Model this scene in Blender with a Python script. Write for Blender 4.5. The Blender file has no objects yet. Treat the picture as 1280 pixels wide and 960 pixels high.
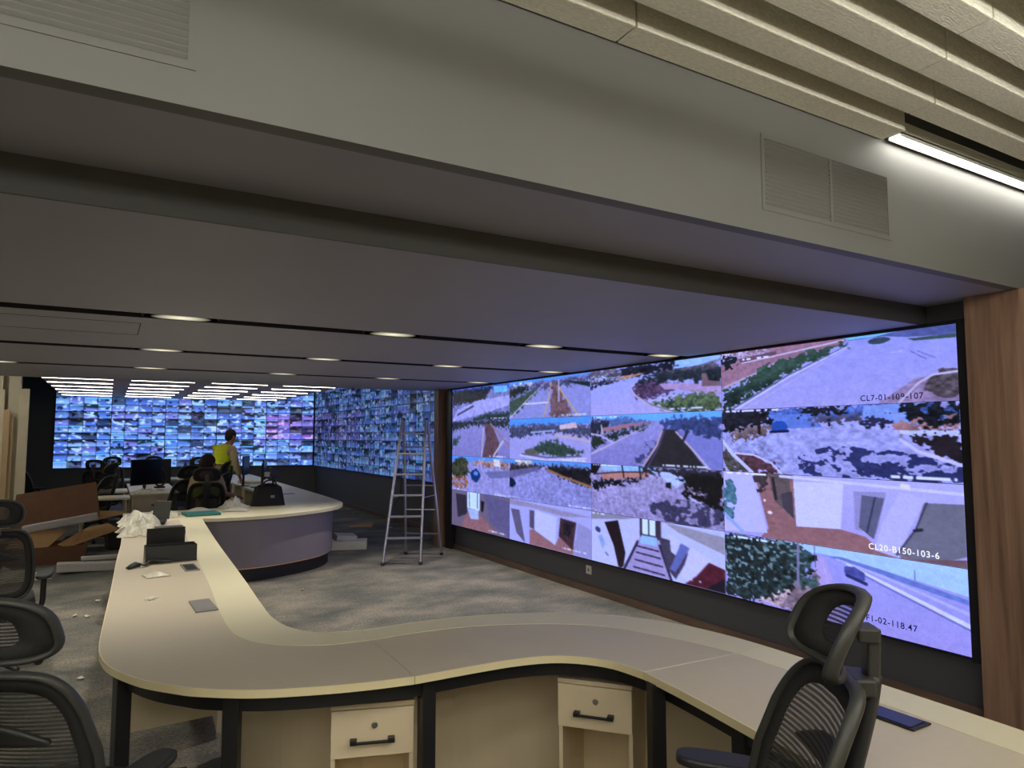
import bpy, bmesh, math, random
import numpy as np
from mathutils import Vector, Matrix, Euler

random.seed(7)
rng = np.random.default_rng(11)
scene = bpy.context.scene
COL = scene.collection
PI = math.pi

# ------------------------------------------------------------------ camera
cam_data = bpy.data.cameras.new('camera')
cam = bpy.data.objects.new('camera', cam_data)
COL.objects.link(cam)
cam_data.sensor_width = 36.0
cam_data.lens = 860.0 / 1280.0 * 36.0
cam_data.clip_start = 0.05
cam_data.clip_end = 100
_yaw = math.atan(503 / 860.0)
_pitch = math.atan(65 / 860.0)
cam.location = (0, 0, 1.65)
cam.rotation_euler = (PI / 2 + _pitch, 0, -_yaw)
scene.camera = cam

# ------------------------------------------------------------------ world and exposure
world = bpy.data.worlds.new('world')
scene.world = world
world.use_nodes = True
world.node_tree.nodes['Background'].inputs[0].default_value = (0.5, 0.5, 0.5, 1)
world.node_tree.nodes['Background'].inputs[1].default_value = 0.02
scene.view_settings.view_transform = 'Standard'
scene.view_settings.look = 'None'
scene.view_settings.exposure = 0.12
scene.view_settings.gamma = 1.0
scene.view_settings.use_curve_mapping = False
scene.cycles.use_denoising = True
scene.cycles.max_bounces = 8
scene.cycles.diffuse_bounces = 4
scene.cycles.glossy_bounces = 3
scene.cycles.transparent_max_bounces = 10
scene.cycles.sample_clamp_indirect = 4.0

STRIP_E = 17.0        # bulkhead strip light and the added unseen pendants
RAFT_E = 9.0         # linear lights of the far raft
SPOT_W = 62.0        # downlights in the slots
SCREEN_E = 1.0

# ------------------------------------------------------------------ helpers
def lin(c):
    return tuple(((v / 255.0) / 12.92) if v / 255.0 <= 0.04045 else (((v / 255.0) + 0.055) / 1.055) ** 2.4 for v in c)

MATS = {}
def nodes_of(m):
    m.use_nodes = True
    return m.node_tree.nodes, m.node_tree.links

def mat(name, rgb, rough=0.6, metal=0.0, noise=0.0, scale=20.0, spec=0.5, bump=0.0, stretch=None):
    """plain or slightly mottled surface; rgb is an sRGB colour 0-255"""
    m = bpy.data.materials.new(name)
    n, l = nodes_of(m)
    b = n['Principled BSDF']
    c = lin(rgb)
    b.inputs['Base Color'].default_value = (*c, 1)
    b.inputs['Roughness'].default_value = rough
    b.inputs['Metallic'].default_value = metal
    b.inputs['Specular IOR Level'].default_value = spec
    if noise > 0 or bump > 0:
        tc = n.new('ShaderNodeTexCoord')
        mp = n.new('ShaderNodeMapping')
        l.new(tc.outputs['Object'], mp.inputs['Vector'])
        if stretch: mp.inputs['Scale'].default_value = stretch
        t = n.new('ShaderNodeTexNoise')
        t.inputs['Scale'].default_value = scale
        t.inputs['Detail'].default_value = 5
        l.new(mp.outputs['Vector'], t.inputs['Vector'])
        if noise > 0:
            r = n.new('ShaderNodeValToRGB')
            r.color_ramp.elements[0].position = 0.3
            r.color_ramp.elements[1].position = 0.7
            r.color_ramp.elements[0].color = (*[v * (1 - noise) for v in c], 1)
            r.color_ramp.elements[1].color = (*[min(1, v * (1 + noise)) for v in c], 1)
            l.new(t.outputs['Fac'], r.inputs['Fac'])
            l.new(r.outputs['Color'], b.inputs['Base Color'])
        if bump > 0:
            bp = n.new('ShaderNodeBump')
            bp.inputs['Strength'].default_value = bump
            bp.inputs['Distance'].default_value = 0.01
            l.new(t.outputs['Fac'], bp.inputs['Height'])
            l.new(bp.outputs['Normal'], b.inputs['Normal'])
    MATS[name] = m
    return m

def emit(name, rgb, strength):
    m = bpy.data.materials.new(name)
    n, l = nodes_of(m)
    n.remove(n['Principled BSDF'])
    e = n.new('ShaderNodeEmission')
    e.inputs['Color'].default_value = (*lin(rgb), 1)
    e.inputs['Strength'].default_value = strength
    l.new(e.outputs[0], n['Material Output'].inputs['Surface'])
    MATS[name] = m
    return m

def empty(name, label, cat, loc=(0, 0, 0), rz=0.0, group=None):
    o = bpy.data.objects.new(name, None)
    COL.objects.link(o)
    o.location = loc
    o.rotation_euler = (0, 0, rz)
    o.empty_display_size = 0.1
    o['label'] = label
    o['category'] = cat
    if group: o['group'] = group
    return o

def tag(o, label, cat, group=None):
    o['label'] = label
    o['category'] = cat
    if group: o['group'] = group
    return o

def structure(o):
    o['kind'] = 'structure'
    return o

class MB:
    """collects shapes in one bmesh and links them as one object"""
    def __init__(s): s.bm = bmesh.new()
    def box(s, c, d, rot=None):
        M = Matrix.Translation(c)
        if rot is not None: M = M @ Euler(rot).to_matrix().to_4x4()
        M = M @ Matrix.Diagonal((*d, 1))
        bmesh.ops.create_cube(s.bm, size=1.0, matrix=M)
        return s
    def bb(s, x0, x1, y0, y1, z0, z1):
        return s.box(((x0 + x1) / 2, (y0 + y1) / 2, (z0 + z1) / 2), (abs(x1 - x0), abs(y1 - y0), abs(z1 - z0)))
    def cyl(s, p, q, r, r2=None, n=16):
        p, q = Vector(p), Vector(q)
        d = q - p
        M = Matrix.Translation((p + q) / 2) @ d.to_track_quat('Z', 'Y').to_matrix().to_4x4()
        bmesh.ops.create_cone(s.bm, cap_ends=True, segments=n, radius1=r, radius2=r if r2 is None else r2, depth=d.length, matrix=M)
        return s
    def sphere(s, c, r, sc=(1, 1, 1), n=12):
        bmesh.ops.create_uvsphere(s.bm, u_segments=n, v_segments=max(6, n // 2 + 1), radius=r, matrix=Matrix.Translation(c) @ Matrix.Diagonal((*sc, 1)))
        return s
    def tube(s, pts, r, closed=False, n=8, flat=None):
        """sweep of a round or oval section; flat = (direction, factor) stretches it along a direction"""
        pts = [Vector(p) for p in pts]
        N = len(pts)
        rings = []
        up = None
        for i, p in enumerate(pts):
            a = pts[(i - 1) % N] if (closed or i > 0) else p
            b = pts[(i + 1) % N] if (closed or i < N - 1) else p
            t = (b - a).normalized()
            if up is None:
                up = Vector((0, 0, 1)) if abs(t.z) < 0.9 else Vector((1, 0, 0))
            u = (up - t * up.dot(t))
            if u.length < 1e-4: u = t.orthogonal()
            u.normalize()
            up = u
            v = t.cross(u)
            rr = r[i] if isinstance(r, (list, tuple)) else r
            ring = []
            for k in range(n):
                an = 2 * PI * k / n
                off = u * math.cos(an) * rr + v * math.sin(an) * rr
                if flat:
                    fd = Vector(flat[0]).normalized()
                    off += fd * off.dot(fd) * (flat[1] - 1)
                ring.append(s.bm.verts.new(p + off))
            rings.append(ring)
        M = N if closed else N - 1
        for i in range(M):
            A, B = rings[i], rings[(i + 1) % N]
            for k in range(n):
                s.bm.faces.new((A[k], A[(k + 1) % n], B[(k + 1) % n], B[k]))
        if not closed:
            s.bm.faces.new(list(reversed(rings[0])))
            s.bm.faces.new(rings[-1])
        return s
    def prism(s, pts, z0, z1):
        bot = [s.bm.verts.new((p[0], p[1], z0)) for p in pts]
        top = [s.bm.verts.new((p[0], p[1], z1)) for p in pts]
        n = len(pts)
        s.bm.faces.new(bot[::-1]); s.bm.faces.new(top)
        for i in range(n):
            s.bm.faces.new((bot[i], bot[(i + 1) % n], top[(i + 1) % n], top[i]))
        return s
    def ribbon(s, path, z0, z1, th):
        """vertical wall of thickness th following a plan path"""
        P = [Vector((p[0], p[1])) for p in path]
        n = len(P)
        L, R = [], []
        for i in range(n):
            a = P[max(0, i - 1)]; b = P[min(n - 1, i + 1)]
            t = (b - a).normalized(); nn = Vector((-t.y, t.x))
            L.append(P[i] + nn * th / 2); R.append(P[i] - nn * th / 2)
        v = [[s.bm.verts.new((q.x, q.y, z)) for q in side] for side in (L, R) for z in (z0, z1)]
        L0, L1, R0, R1 = v
        for i in range(n - 1):
            s.bm.faces.new((L0[i], L0[i + 1], L1[i + 1], L1[i]))
            s.bm.faces.new((R0[i + 1], R0[i], R1[i], R1[i + 1]))
            s.bm.faces.new((L1[i], L1[i + 1], R1[i + 1], R1[i]))
            s.bm.faces.new((L0[i + 1], L0[i], R0[i], R0[i + 1]))
        s.bm.faces.new((L0[0], L1[0], R1[0], R0[0]))
        s.bm.faces.new((L0[-1], R0[-1], R1[-1], L1[-1]))
        return s
    def grid(s, fn, nu, nv, keep=None, th=0.0):
        V = {}
        for i in range(nu + 1):
            for j in range(nv + 1):
                V[i, j] = s.bm.verts.new(fn(i / nu, j / nv))
        for i in range(nu):
            for j in range(nv):
                if keep is None or keep((i + .5) / nu, (j + .5) / nv):
                    s.bm.faces.new((V[i, j], V[i + 1, j], V[i + 1, j + 1], V[i, j + 1]))
        loose = [v for v in s.bm.verts if not v.link_faces]
        for v in loose: s.bm.verts.remove(v)
        return s
    def build(s, name, m, parent=None, loc=None, rot=None, smooth=False, bevel=0.0, solid=0.0, subsurf=0):
        bmesh.ops.recalc_face_normals(s.bm, faces=s.bm.faces)
        me = bpy.data.meshes.new(name)
        s.bm.to_mesh(me); s.bm.free()
        o = bpy.data.objects.new(name, me)
        COL.objects.link(o)
        me.materials.append(m)
        if parent is not None: o.parent = parent
        if loc is not None: o.location = loc
        if rot is not None: o.rotation_euler = rot
        if smooth:
            me.polygons.foreach_set('use_smooth', [True] * len(me.polygons))
        if solid:
            md = o.modifiers.new('solid', 'SOLIDIFY'); md.thickness = solid; md.offset = 0
        if subsurf:
            md = o.modifiers.new('sub', 'SUBSURF'); md.levels = subsurf; md.render_levels = subsurf
        if bevel:
            md = o.modifiers.new('bevel', 'BEVEL'); md.width = bevel; md.segments = 2
            md.limit_method = 'ANGLE'; md.angle_limit = math.radians(40)
        return o

def copy_tree(o, parent=None):
    c = o.copy(); COL.objects.link(c); c.parent = parent
    for ch in list(o.children): copy_tree(ch, c)
    return c

def spline(pts, per=8, closed=False):
    P = [Vector((*p, 0)) if len(p) == 2 else Vector(p) for p in pts]
    n = len(P); out = []
    rngi = range(n) if closed else range(n - 1)
    for i in rngi:
        p0 = P[(i - 1) % n] if closed or i > 0 else P[0]
        p1 = P[i]; p2 = P[(i + 1) % n]
        p3 = P[(i + 2) % n] if closed or i < n - 2 else P[-1]
        for k in range(per):
            t = k / per
            out.append(0.5 * ((2 * p1) + (-p0 + p2) * t + (2 * p0 - 5 * p1 + 4 * p2 - p3) * t * t + (-p0 + 3 * p1 - 3 * p2 + p3) * t ** 3))
    if not closed: out.append(P[-1])
    return out

def skin(name, verts, edges, m, parent=None, sub=2):
    """one continuous tapered surface around a skeleton: verts = {key: (pos, radius)}"""
    keys = list(verts)
    me = bpy.data.meshes.new(name)
    me.from_pydata([verts[k][0] for k in keys], [(keys.index(a), keys.index(b)) for a, b in edges], [])
    bm = bmesh.new(); bm.from_mesh(me)
    lay = bm.verts.layers.skin.verify()
    bm.verts.ensure_lookup_table()
    for i, k in enumerate(keys):
        r = verts[k][1]
        bm.verts[i][lay].radius = (r, r) if not isinstance(r, tuple) else r
        if i == 0: bm.verts[i][lay].use_root = True
    bm.to_mesh(me); bm.free()
    me.materials.append(m)
    o = bpy.data.objects.new(name, me)
    COL.objects.link(o)
    o.parent = parent
    md = o.modifiers.new('skin', 'SKIN'); md.use_smooth_shade = True
    md = o.modifiers.new('sub', 'SUBSURF'); md.levels = sub; md.render_levels = sub
    return o

# ------------------------------------------------------------------ materials
M_ceil = mat('ceiling paint', (160, 158, 164), 0.55, noise=0.03, scale=2)
M_bulk = mat('bulkhead paint', (112, 112, 109), 0.6, noise=0.03, scale=2)
M_slot = mat('slot black', (40, 38, 38), 0.7)
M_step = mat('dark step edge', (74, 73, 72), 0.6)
M_plenum = mat('plenum grey', (176, 172, 160), 0.9)
M_baffle = mat('acoustic felt', (236, 232, 214), 0.95, noise=0.13, scale=90, bump=0.4, stretch=(0.5, 2, 2))
M_darkwall = mat('charcoal wall', (96, 96, 93), 0.65, noise=0.03, scale=3)
M_wallgrey = mat('charcoal wall panel', (84, 84, 88), 0.5, noise=0.02, scale=3)
M_blackframe = mat('black frame', (28, 28, 33), 0.4)
M_cream = mat('cream partition', (196, 188, 160), 0.7, noise=0.03, scale=3)
M_creamboard = mat('cream board', (205, 194, 165), 0.6, noise=0.04, scale=4)
M_lightwood = mat('pale wood', (190, 160, 118), 0.6, noise=0.12, scale=8, stretch=(10, 10, 0.6))
M_top = mat('desk laminate', (200, 189, 168), 0.42, noise=0.015, scale=30)
M_ledge = mat('pale laminate', (222, 215, 184), 0.42, noise=0.015, scale=30)
M_edge = mat('cream edge band', (236, 222, 180), 0.45)
M_panel = mat('cream panel', (222, 206, 176), 0.55, noise=0.02, scale=8)
M_pedestal = mat('pedestal laminate', (228, 210, 178), 0.5, noise=0.02, scale=8)
M_metal_black = mat('black powder coat', (30, 30, 32), 0.45)
M_counter = mat('mauve grey panel', (142, 134, 142), 0.5, noise=0.02, scale=5)
M_plastic = mat('black plastic', (46, 46, 47), 0.42)
M_rim = mat('grey green plastic', (60, 60, 57), 0.45)
M_seat = mat('black fabric', (42, 42, 43), 0.9, noise=0.15, scale=120)
M_chrome = mat('steel', (200, 200, 200), 0.25, metal=1.0)
M_alu = mat('aluminium', (176, 174, 190), 0.35, metal=0.85, noise=0.05, scale=15)
M_card = mat('brown cardboard', (132, 96, 74), 0.85, noise=0.06, scale=10)
M_cardlight = mat('inner cardboard', (188, 148, 100), 0.85, noise=0.06, scale=10)
M_foam = mat('white foam', (205, 200, 198), 0.8, noise=0.05, scale=30)
M_bag = mat('clear plastic film', (210, 206, 190), 0.35, noise=0.12, scale=25, bump=0.5)
M_white = mat('white plastic', (220, 218, 205), 0.5)
M_paper = mat('white paper', (215, 212, 200), 0.8)
M_teal = mat('teal folder', (40, 110, 112), 0.5)
M_blackglass = mat('switched off screen', (16, 18, 30), 0.2)
M_blackbag = mat('black nylon', (14, 14, 15), 0.7, noise=0.2, scale=40)
M_vest = mat('hi-vis yellow', (222, 235, 30), 0.7, noise=0.05, scale=20)
M_hood = mat('cream hoodie', (200, 182, 150), 0.85, noise=0.04, scale=20)
M_trouser = mat('dark trousers', (34, 34, 38), 0.85)
M_skin = mat('skin', (176, 124, 100), 0.55)
M_hair = mat('dark brown hair', (40, 30, 26), 0.8)
M_greylid = mat('grey plastic lid', (132, 130, 126), 0.4)
M_lumbar = mat('dark grey plastic', (46, 46, 46), 0.5)
M_strip = emit('strip diffuser', (255, 252, 242), STRIP_E)
M_raftlight = emit('raft strip diffuser', (255, 250, 230), RAFT_E)
M_led = emit('warm plinth light', (255, 190, 140), 0.2)

def wood_material(name, dark, light, axis_scale):
    m = bpy.data.materials.new(name)
    n, l = nodes_of(m)
    b = n['Principled BSDF']; b.inputs['Roughness'].default_value = 0.5
    tc = n.new('ShaderNodeTexCoord'); mp = n.new('ShaderNodeMapping')
    mp.inputs['Scale'].default_value = axis_scale
    l.new(tc.outputs['Object'], mp.inputs['Vector'])
    t = n.new('ShaderNodeTexNoise'); t.inputs['Scale'].default_value = 1.6; t.inputs['Detail'].default_value = 8
    t.inputs['Roughness'].default_value = 0.62; t.inputs['Distortion'].default_value = 0.3
    l.new(mp.outputs['Vector'], t.inputs['Vector'])
    r = n.new('ShaderNodeValToRGB')
    r.color_ramp.elements[0].position = 0.34; r.color_ramp.elements[0].color = (*lin(dark), 1)
    r.color_ramp.elements[1].position = 0.68; r.color_ramp.elements[1].color = (*lin(light), 1)
    l.new(t.outputs['Fac'], r.inputs['Fac']); l.new(r.outputs['Color'], b.inputs['Base Color'])
    MATS[name] = m
    return m
M_walnut = wood_material('walnut veneer', (118, 90, 74), (164, 130, 108), (5, 12, 0.6))
M_raftwood = wood_material('raft oak veneer', (196, 164, 138), (216, 184, 156), (0.8, 9, 9))
M_skirt = wood_material('brown skirting', (96, 76, 66), (124, 100, 86), (8, 1, 8))

def carpet_material():
    m = bpy.data.materials.new('grey streaked carpet')
    n, l = nodes_of(m)
    b = n['Principled BSDF']; b.inputs['Roughness'].default_value = 0.95
    b.inputs['Specular IOR Level'].default_value = 0.15
    tc = n.new('ShaderNodeTexCoord')
    def noise(scale, sc, detail=6):
        mp = n.new('ShaderNodeMapping'); mp.inputs['Scale'].default_value = sc
        l.new(tc.outputs['Object'], mp.inputs['Vector'])
        t = n.new('ShaderNodeTexNoise'); t.inputs['Scale'].default_value = scale; t.inputs['Detail'].default_value = detail
        t.inputs['Roughness'].default_value = 0.6
        l.new(mp.outputs['Vector'], t.inputs['Vector'])
        return t
    t1 = noise(1.5, (1.0, 1.35, 1), 9)
    t2 = noise(26, (1.0, 5.0, 1), 4)
    t3 = noise(60, (1, 1, 1), 2)
    r = n.new('ShaderNodeValToRGB')
    cr = r.color_ramp
    cr.elements[0].position = 0.34; cr.elements[0].color = (*lin((100, 102, 100)), 1)
    cr.elements[1].position = 0.66; cr.elements[1].color = (*lin((158, 150, 138)), 1)
    e = cr.elements.new(0.5); e.color = (*lin((128, 126, 120)), 1)
    add = n.new('ShaderNodeMath'); add.operation = 'MULTIPLY_ADD'
    l.new(t2.outputs['Fac'], add.inputs[0]); add.inputs[1].default_value = 0.5
    sub = n.new('ShaderNodeMath'); sub.operation = 'SUBTRACT'; sub.inputs[1].default_value = 0.25
    l.new(t1.outputs['Fac'], sub.inputs[0]); l.new(sub.outputs[0], add.inputs[2])
    l.new(add.outputs[0], r.inputs['Fac'])
    mx = n.new('ShaderNodeMix'); mx.data_type = 'RGBA'; mx.blend_type = 'MULTIPLY'; mx.inputs['Factor'].default_value = 0.55
    l.new(r.outputs['Color'], mx.inputs[6])
    r3 = n.new('ShaderNodeValToRGB'); r3.color_ramp.elements[0].position = 0.35; r3.color_ramp.elements[1].position = 0.6
    r3.color_ramp.elements[0].color = (0.25, 0.25, 0.25, 1)
    l.new(t3.outputs['Fac'], r3.inputs['Fac']); l.new(r3.outputs['Color'], mx.inputs[7])
    l.new(mx.outputs[2], b.inputs['Base Color'])
    bp = n.new('ShaderNodeBump'); bp.inputs['Strength'].default_value = 0.5; bp.inputs['Distance'].default_value = 0.004
    l.new(t3.outputs['Fac'], bp.inputs['Height']); l.new(bp.outputs['Normal'], b.inputs['Normal'])
    return m
M_carpet = carpet_material()

def mesh_fabric(name, rgb, period, hole, tilt=0.0):
    """woven chair mesh: thin see-through rows between dark threads"""
    m = bpy.data.materials.new(name)
    n, l = nodes_of(m)
    b = n['Principled BSDF']; b.inputs['Base Color'].default_value = (*lin(rgb), 1); b.inputs['Roughness'].default_value = 0.7
    tc = n.new('ShaderNodeTexCoord'); sp = n.new('ShaderNodeSeparateXYZ')
    l.new(tc.outputs['Object'], sp.inputs[0])
    mul = n.new('ShaderNodeMath'); mul.operation = 'MULTIPLY'; mul.inputs[1].default_value = 2 * PI / period
    l.new(sp.outputs['Z'], mul.inputs[0])
    sn = n.new('ShaderNodeMath'); sn.operation = 'SINE'; l.new(mul.outputs[0], sn.inputs[0])
    r = n.new('ShaderNodeMapRange'); r.inputs['From Min'].default_value = -0.6; r.inputs['From Max'].default_value = 0.6
    r.inputs['To Min'].default_value = 0.04; r.inputs['To Max'].default_value = hole
    l.new(sn.outputs[0], r.inputs['Value'])
    tr = n.new('ShaderNodeBsdfTransparent'); mx = n.new('ShaderNodeMixShader')
    l.new(r.outputs['Result'], mx.inputs['Fac'])
    l.new(b.outputs[0], mx.inputs[1]); l.new(tr.outputs[0], mx.inputs[2])
    l.new(mx.outputs[0], n['Material Output'].inputs['Surface'])
    return m
M_mesh = mesh_fabric('chair mesh', (60, 58, 56), 0.0125, 0.30)
M_hmesh = mesh_fabric('headrest mesh', (44, 42, 50), 0.010, 0.45)

def screen_material():
    m = bpy.data.materials.new('lit picture')
    n, l = nodes_of(m)
    n.remove(n['Principled BSDF'])
    at = n.new('ShaderNodeAttribute'); at.attribute_name = 'picture'
    e = n.new('ShaderNodeEmission'); e.inputs['Strength'].default_value = SCREEN_E
    l.new(at.outputs['Color'], e.inputs['Color'])
    g = n.new('ShaderNodeBsdfGlossy'); g.inputs['Roughness'].default_value = 0.25; g.inputs['Color'].default_value = (0.04, 0.04, 0.04, 1)
    a = n.new('ShaderNodeAddShader')
    l.new(e.outputs[0], a.inputs[0]); l.new(g.outputs[0], a.inputs[1])
    l.new(a.outputs[0], n['Material Output'].inputs['Surface'])
    return m
M_picture = screen_material()

# ================================================================== ROOM SHELL
XR = 4.46            # wall carrying the near display
XR2 = 4.90           # wall carrying the far side display
structure(MB().bb(-6.2, 5.2, -3.2, 21, -0.12, 0).build('floor', M_carpet))
# near display wall and far side wall
structure(MB().bb(XR, XR + 0.2, -3.2, 9.72, 0, 2.47).bb(XR, XR + 0.2, 1.86, 9.72, 2.47, 3.5).bb(5.15, 5.3, -3.2, 1.9, 2.47, 3.5).build('wall_right', M_wallgrey))
structure(MB().bb(XR2, XR2 + 0.2, 9.72, 21, 0, 3.5).build('wall_right_far', M_darkwall))
structure(MB().bb(-6.2, -6.0, -3.2, 21, 0, 3.5).build('wall_left', M_cream))
structure(MB().bb(-6.2, 5.2, -3.4, -3.2, 0, 3.5).build('wall_back', M_cream))
# far wall, built along the line the display panels hang on
FA = Vector((-1.16, 20.10)); FB = Vector((4.84, 18.93))
FD = (FB - FA).normalized()
FN = Vector((FD.y, -FD.x))       # points towards the room
fw0 = FA - FD * 5.0; fw1 = FB + FD * 0.1
fwm = MB()
q = [fw0 - FN * 0.07, fw1 - FN * 0.07, fw1 - FN * 0.3, fw0 - FN * 0.3]
fwm.prism([(p.x, p.y) for p in q], 0, 3.5)
structure(fwm.build('wall_far', M_darkwall))
# upper ceilings
structure(MB().bb(-6.2, 5.2, -3.4, 1.9, 3.38, 3.5).build('ceiling', M_plenum))
structure(MB().bb(-6.2, 5.2, 9.8, 21, 3.1, 3.3).build('ceiling_far', M_plenum))
# bulkhead: vertical fascia, soffit, then the low ceiling with three slots
FY = 1.84
LOWZ = 2.35
structure(MB().bb(-6.0, 5.15, FY, FY + 0.06, 2.47, 3.38).build('wall_bulkhead', M_bulk))
structure(MB().bb(-6.0, XR, FY + 0.06, 2.42, 2.47, 2.56).build('ceiling_soffit', M_ceil))
slots = [(4.42, 4.60), (6.21, 6.38), (7.95, 8.11)]
edges_y = [2.42] + [v for s_ in slots for v in s_] + [9.82]
cm = MB()
for a, b in zip(edges_y[0::2], edges_y[1::2]):
    cm.bb(-6.0, XR2 if a > 8 else XR, a, b, LOWZ, 2.56)
structure(cm.build('ceiling_low', M_ceil))
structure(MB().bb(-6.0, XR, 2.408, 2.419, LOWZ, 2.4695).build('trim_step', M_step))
for a, b in slots:
    structure(MB().bb(-6.0, XR, a, b, 2.43, 2.56).bb(-6.0, XR, b - 0.004, b + 0.001, LOWZ + 0.001, 2.43).build('trim_slot', M_slot))
structure(MB().bb(-6.0, XR2, 9.82, 9.9, LOWZ, 3.1).build('trim_drop_edge', M_ceil))
# access hatch outline in the low ceiling
hb = MB()
for x0, x1, y0, y1 in ((-0.9, 0.15, 4.83, 4.836), (-0.9, 0.15, 5.40, 5.406), (0.144, 0.15, 4.83, 5.406), (-0.9, -0.894, 4.83, 5.406)):
    hb.bb(x0, x1, y0, y1, LOWZ - 0.0015, LOWZ + 0.001)
structure(hb.build('trim_hatch', M_slot))
# skirting boards
structure(MB().bb(XR - 0.025, XR, 2.15, 9.45, 0, 0.07).build('baseboard_right', M_skirt, bevel=0.004))
structure(MB().bb(XR2 - 0.02, XR2, 9.75, 18.9, 0, 0.08).build('baseboard_right_far', M_skirt, bevel=0.004))
# walnut column at the near end of the display and the slim one at the far end
structure(MB().bb(4.35, 4.50, -3.2, 2.13, 0, 2.47).bb(4.35, 5.15, -3.2, FY, 2.44, 2.47).build('wall_walnut', M_walnut))
structure(MB().bb(4.30, 4.86, 9.56, 9.72, 0, LOWZ).build('trim_walnut_post', M_walnut))
# cream partition far left
pm = MB().bb(-6.0, -1.42, 13.0, 13.2, 0, 3.1)
pm.bb(-1.35, -1.20, 13.02, 13.2, 0, 3.1)
pm.bb(-1.42, -1.35, 13.10, 13.2, 0, 3.1)
structure(pm.build('wall_partition', M_cream))

# ================================================================== CEILING FIXTURES
BZ = 3.04
BG = 'acoustic baffles over the front desk'
base_baffles = {}
row_words = ['first', 'second', 'third', 'fourth', 'fifth', 'sixth', 'seventh', 'eighth', 'ninth']
for r in range(9):
    yb = 1.784 - 0.212 * r
    cut = [1.5, 2.94, 2.62, 2.5, 2.2, 2.0, 1.8, 1.6, 1.5][r]
    for k, (x0, x1) in enumerate(((-3.2, cut - 0.004), (cut + 0.004, 5.1))):
        if r == 0 and k == 1: x1 = 3.09
        o = MB().bb(x0, x1, yb - 0.062, yb + 0.05, BZ, BZ + 0.22).build('acoustic_baffle', M_baffle, bevel=0.004)
        tag(o, f"beige felt ceiling baffle, {row_words[r]} row from the grey bulkhead, {'left' if k == 0 else 'right'} length", 'baffle', BG)

def strip_light(name, label, x0, x1, y, z, w, group=None):
    e = empty(name, label, 'light', ((x0 + x1) / 2, y, z), 0, group)
    h = (x1 - x0) / 2
    MB().bb(-h, h, -w / 2, w / 2, 0.012, 0.07).bb(-h, h, -w / 2, -w / 2 + 0.006, 0, 0.02).bb(-h, h, w / 2 - 0.006, w / 2, 0, 0.02).build('housing', M_white, e)
    MB().bb(-h + 0.004, h - 0.004, -w / 2 + 0.007, w / 2 - 0.007, 0.002, 0.01).build('diffuser', M_strip, e)
    return e
strip_light('linear_light', 'lit white linear light strip running along the top of the bulkhead at right', 3.12, 4.9, 1.79, BZ - 0.002, 0.065)
G2 = 'added unseen pendant lights that brighten the room'
def pendant(label, x0, x1, y, z):  # added lamp outside the view, put in to brighten the room
    e = empty('added_pendant_light', label, 'light', ((x0 + x1) / 2, y, z), 0, G2)
    h = (x1 - x0) / 2
    for sx in (-1, 1):
        MB().bb(sx * h, sx * (h - 0.03), -0.04, 0.04, -0.035, 0.035).build('end_cap', M_white, e)
        MB().cyl((sx * h * .8, 0, 0.03), (sx * h * .8, 0, (BZ if y < 5 else 3.1) - z), 0.004).build('hanging_wire', M_white, e)
    MB().bb(-h + 0.031, h - 0.031, -0.035, 0.035, -0.03, 0.03).build('diffuser', M_strip, e)
for yi, y in enumerate((0.35, -0.9, -2.1)):
    for xi_, (x0, x1) in enumerate(((-3.6, -1.6), (-1.0, 1.0), (1.6, 3.6))):
        pendant(f"added out-of-view linear pendant light, {['nearest the bulkhead', 'middle row', 'row by the back wall'][yi]}, {['left', 'centre', 'right'][xi_]}", x0, x1, y, 2.82)

for lab_, y in (('added out-of-view linear pendant light left of the raft, nearer one', 10.6), ('added out-of-view linear pendant light left of the raft, farther one', 12.0)):
    pendant(lab_, -4.2, -1.9, y, 2.75)  # added out of view to light the cream partition and far left

def air_vent(label, x0, x1, z0, z1):
    cx, cz = (x0 + x1) / 2, (z0 + z1) / 2
    e = empty('air_vent', label, 'vent', (cx, FY, cz))
    w, h = (x1 - x0) / 2, (z1 - z0) / 2
    f = 0.02
    MB().bb(-w, w, -0.003, 0.0, h - f, h).bb(-w, w, -0.003, 0, -h, -h + f).bb(-w, -w + f, -0.003, 0, -h + f, h - f).bb(w - f, w, -0.003, 0, -h + f, h - f).bb(-0.008, 0.008, -0.006, 0, -h + f, h - f).build('frame', M_bulk, e)
    lm = MB()
    n = 15
    for i in range(n):
        z = -h + f + (i + .5) * (2 * h - 2 * f) / n
        lm.box((0, -0.003, z), (2 * w - 2 * f, 0.002, 0.011), (0.5, 0, 0))
    lm.build('louvres', M_bulk, e)
    return e
air_vent('grey louvred air vent high on the bulkhead at right', 2.25, 3.14, 2.565, 2.885)
air_vent('grey louvred air vent high on the bulkhead at top left', -0.75, 0.155, 2.565, 2.885)

def downlight_material():
    m = bpy.data.materials.new('downlight lens')
    n, l = nodes_of(m)
    n.remove(n['Principled BSDF'])
    tc = n.new('ShaderNodeTexCoord'); mp = n.new('ShaderNodeMapping'); mp.inputs['Scale'].default_value = (6.0, 9.0, 0)
    l.new(tc.outputs['Object'], mp.inputs['Vector'])
    g = n.new('ShaderNodeTexGradient'); g.gradient_type = 'SPHERICAL'
    l.new(mp.outputs['Vector'], g.inputs['Vector'])
    e = n.new('ShaderNodeEmission'); e.inputs['Color'].default_value = (*lin((255, 246, 214)), 1)
    mu = n.new('ShaderNodeMath'); mu.operation = 'MULTIPLY'; mu.inputs[1].default_value = 1.1
    l.new(g.outputs['Fac'], mu.inputs[0]); l.new(mu.outputs[0], e.inputs['Strength'])
    l.new(e.outputs[0], n['Material Output'].inputs['Surface'])
    return m
M_lens = downlight_material()
dl_x = [-2.2, -0.93, 0.35, 1.68, 2.93, 4.18]
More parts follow.
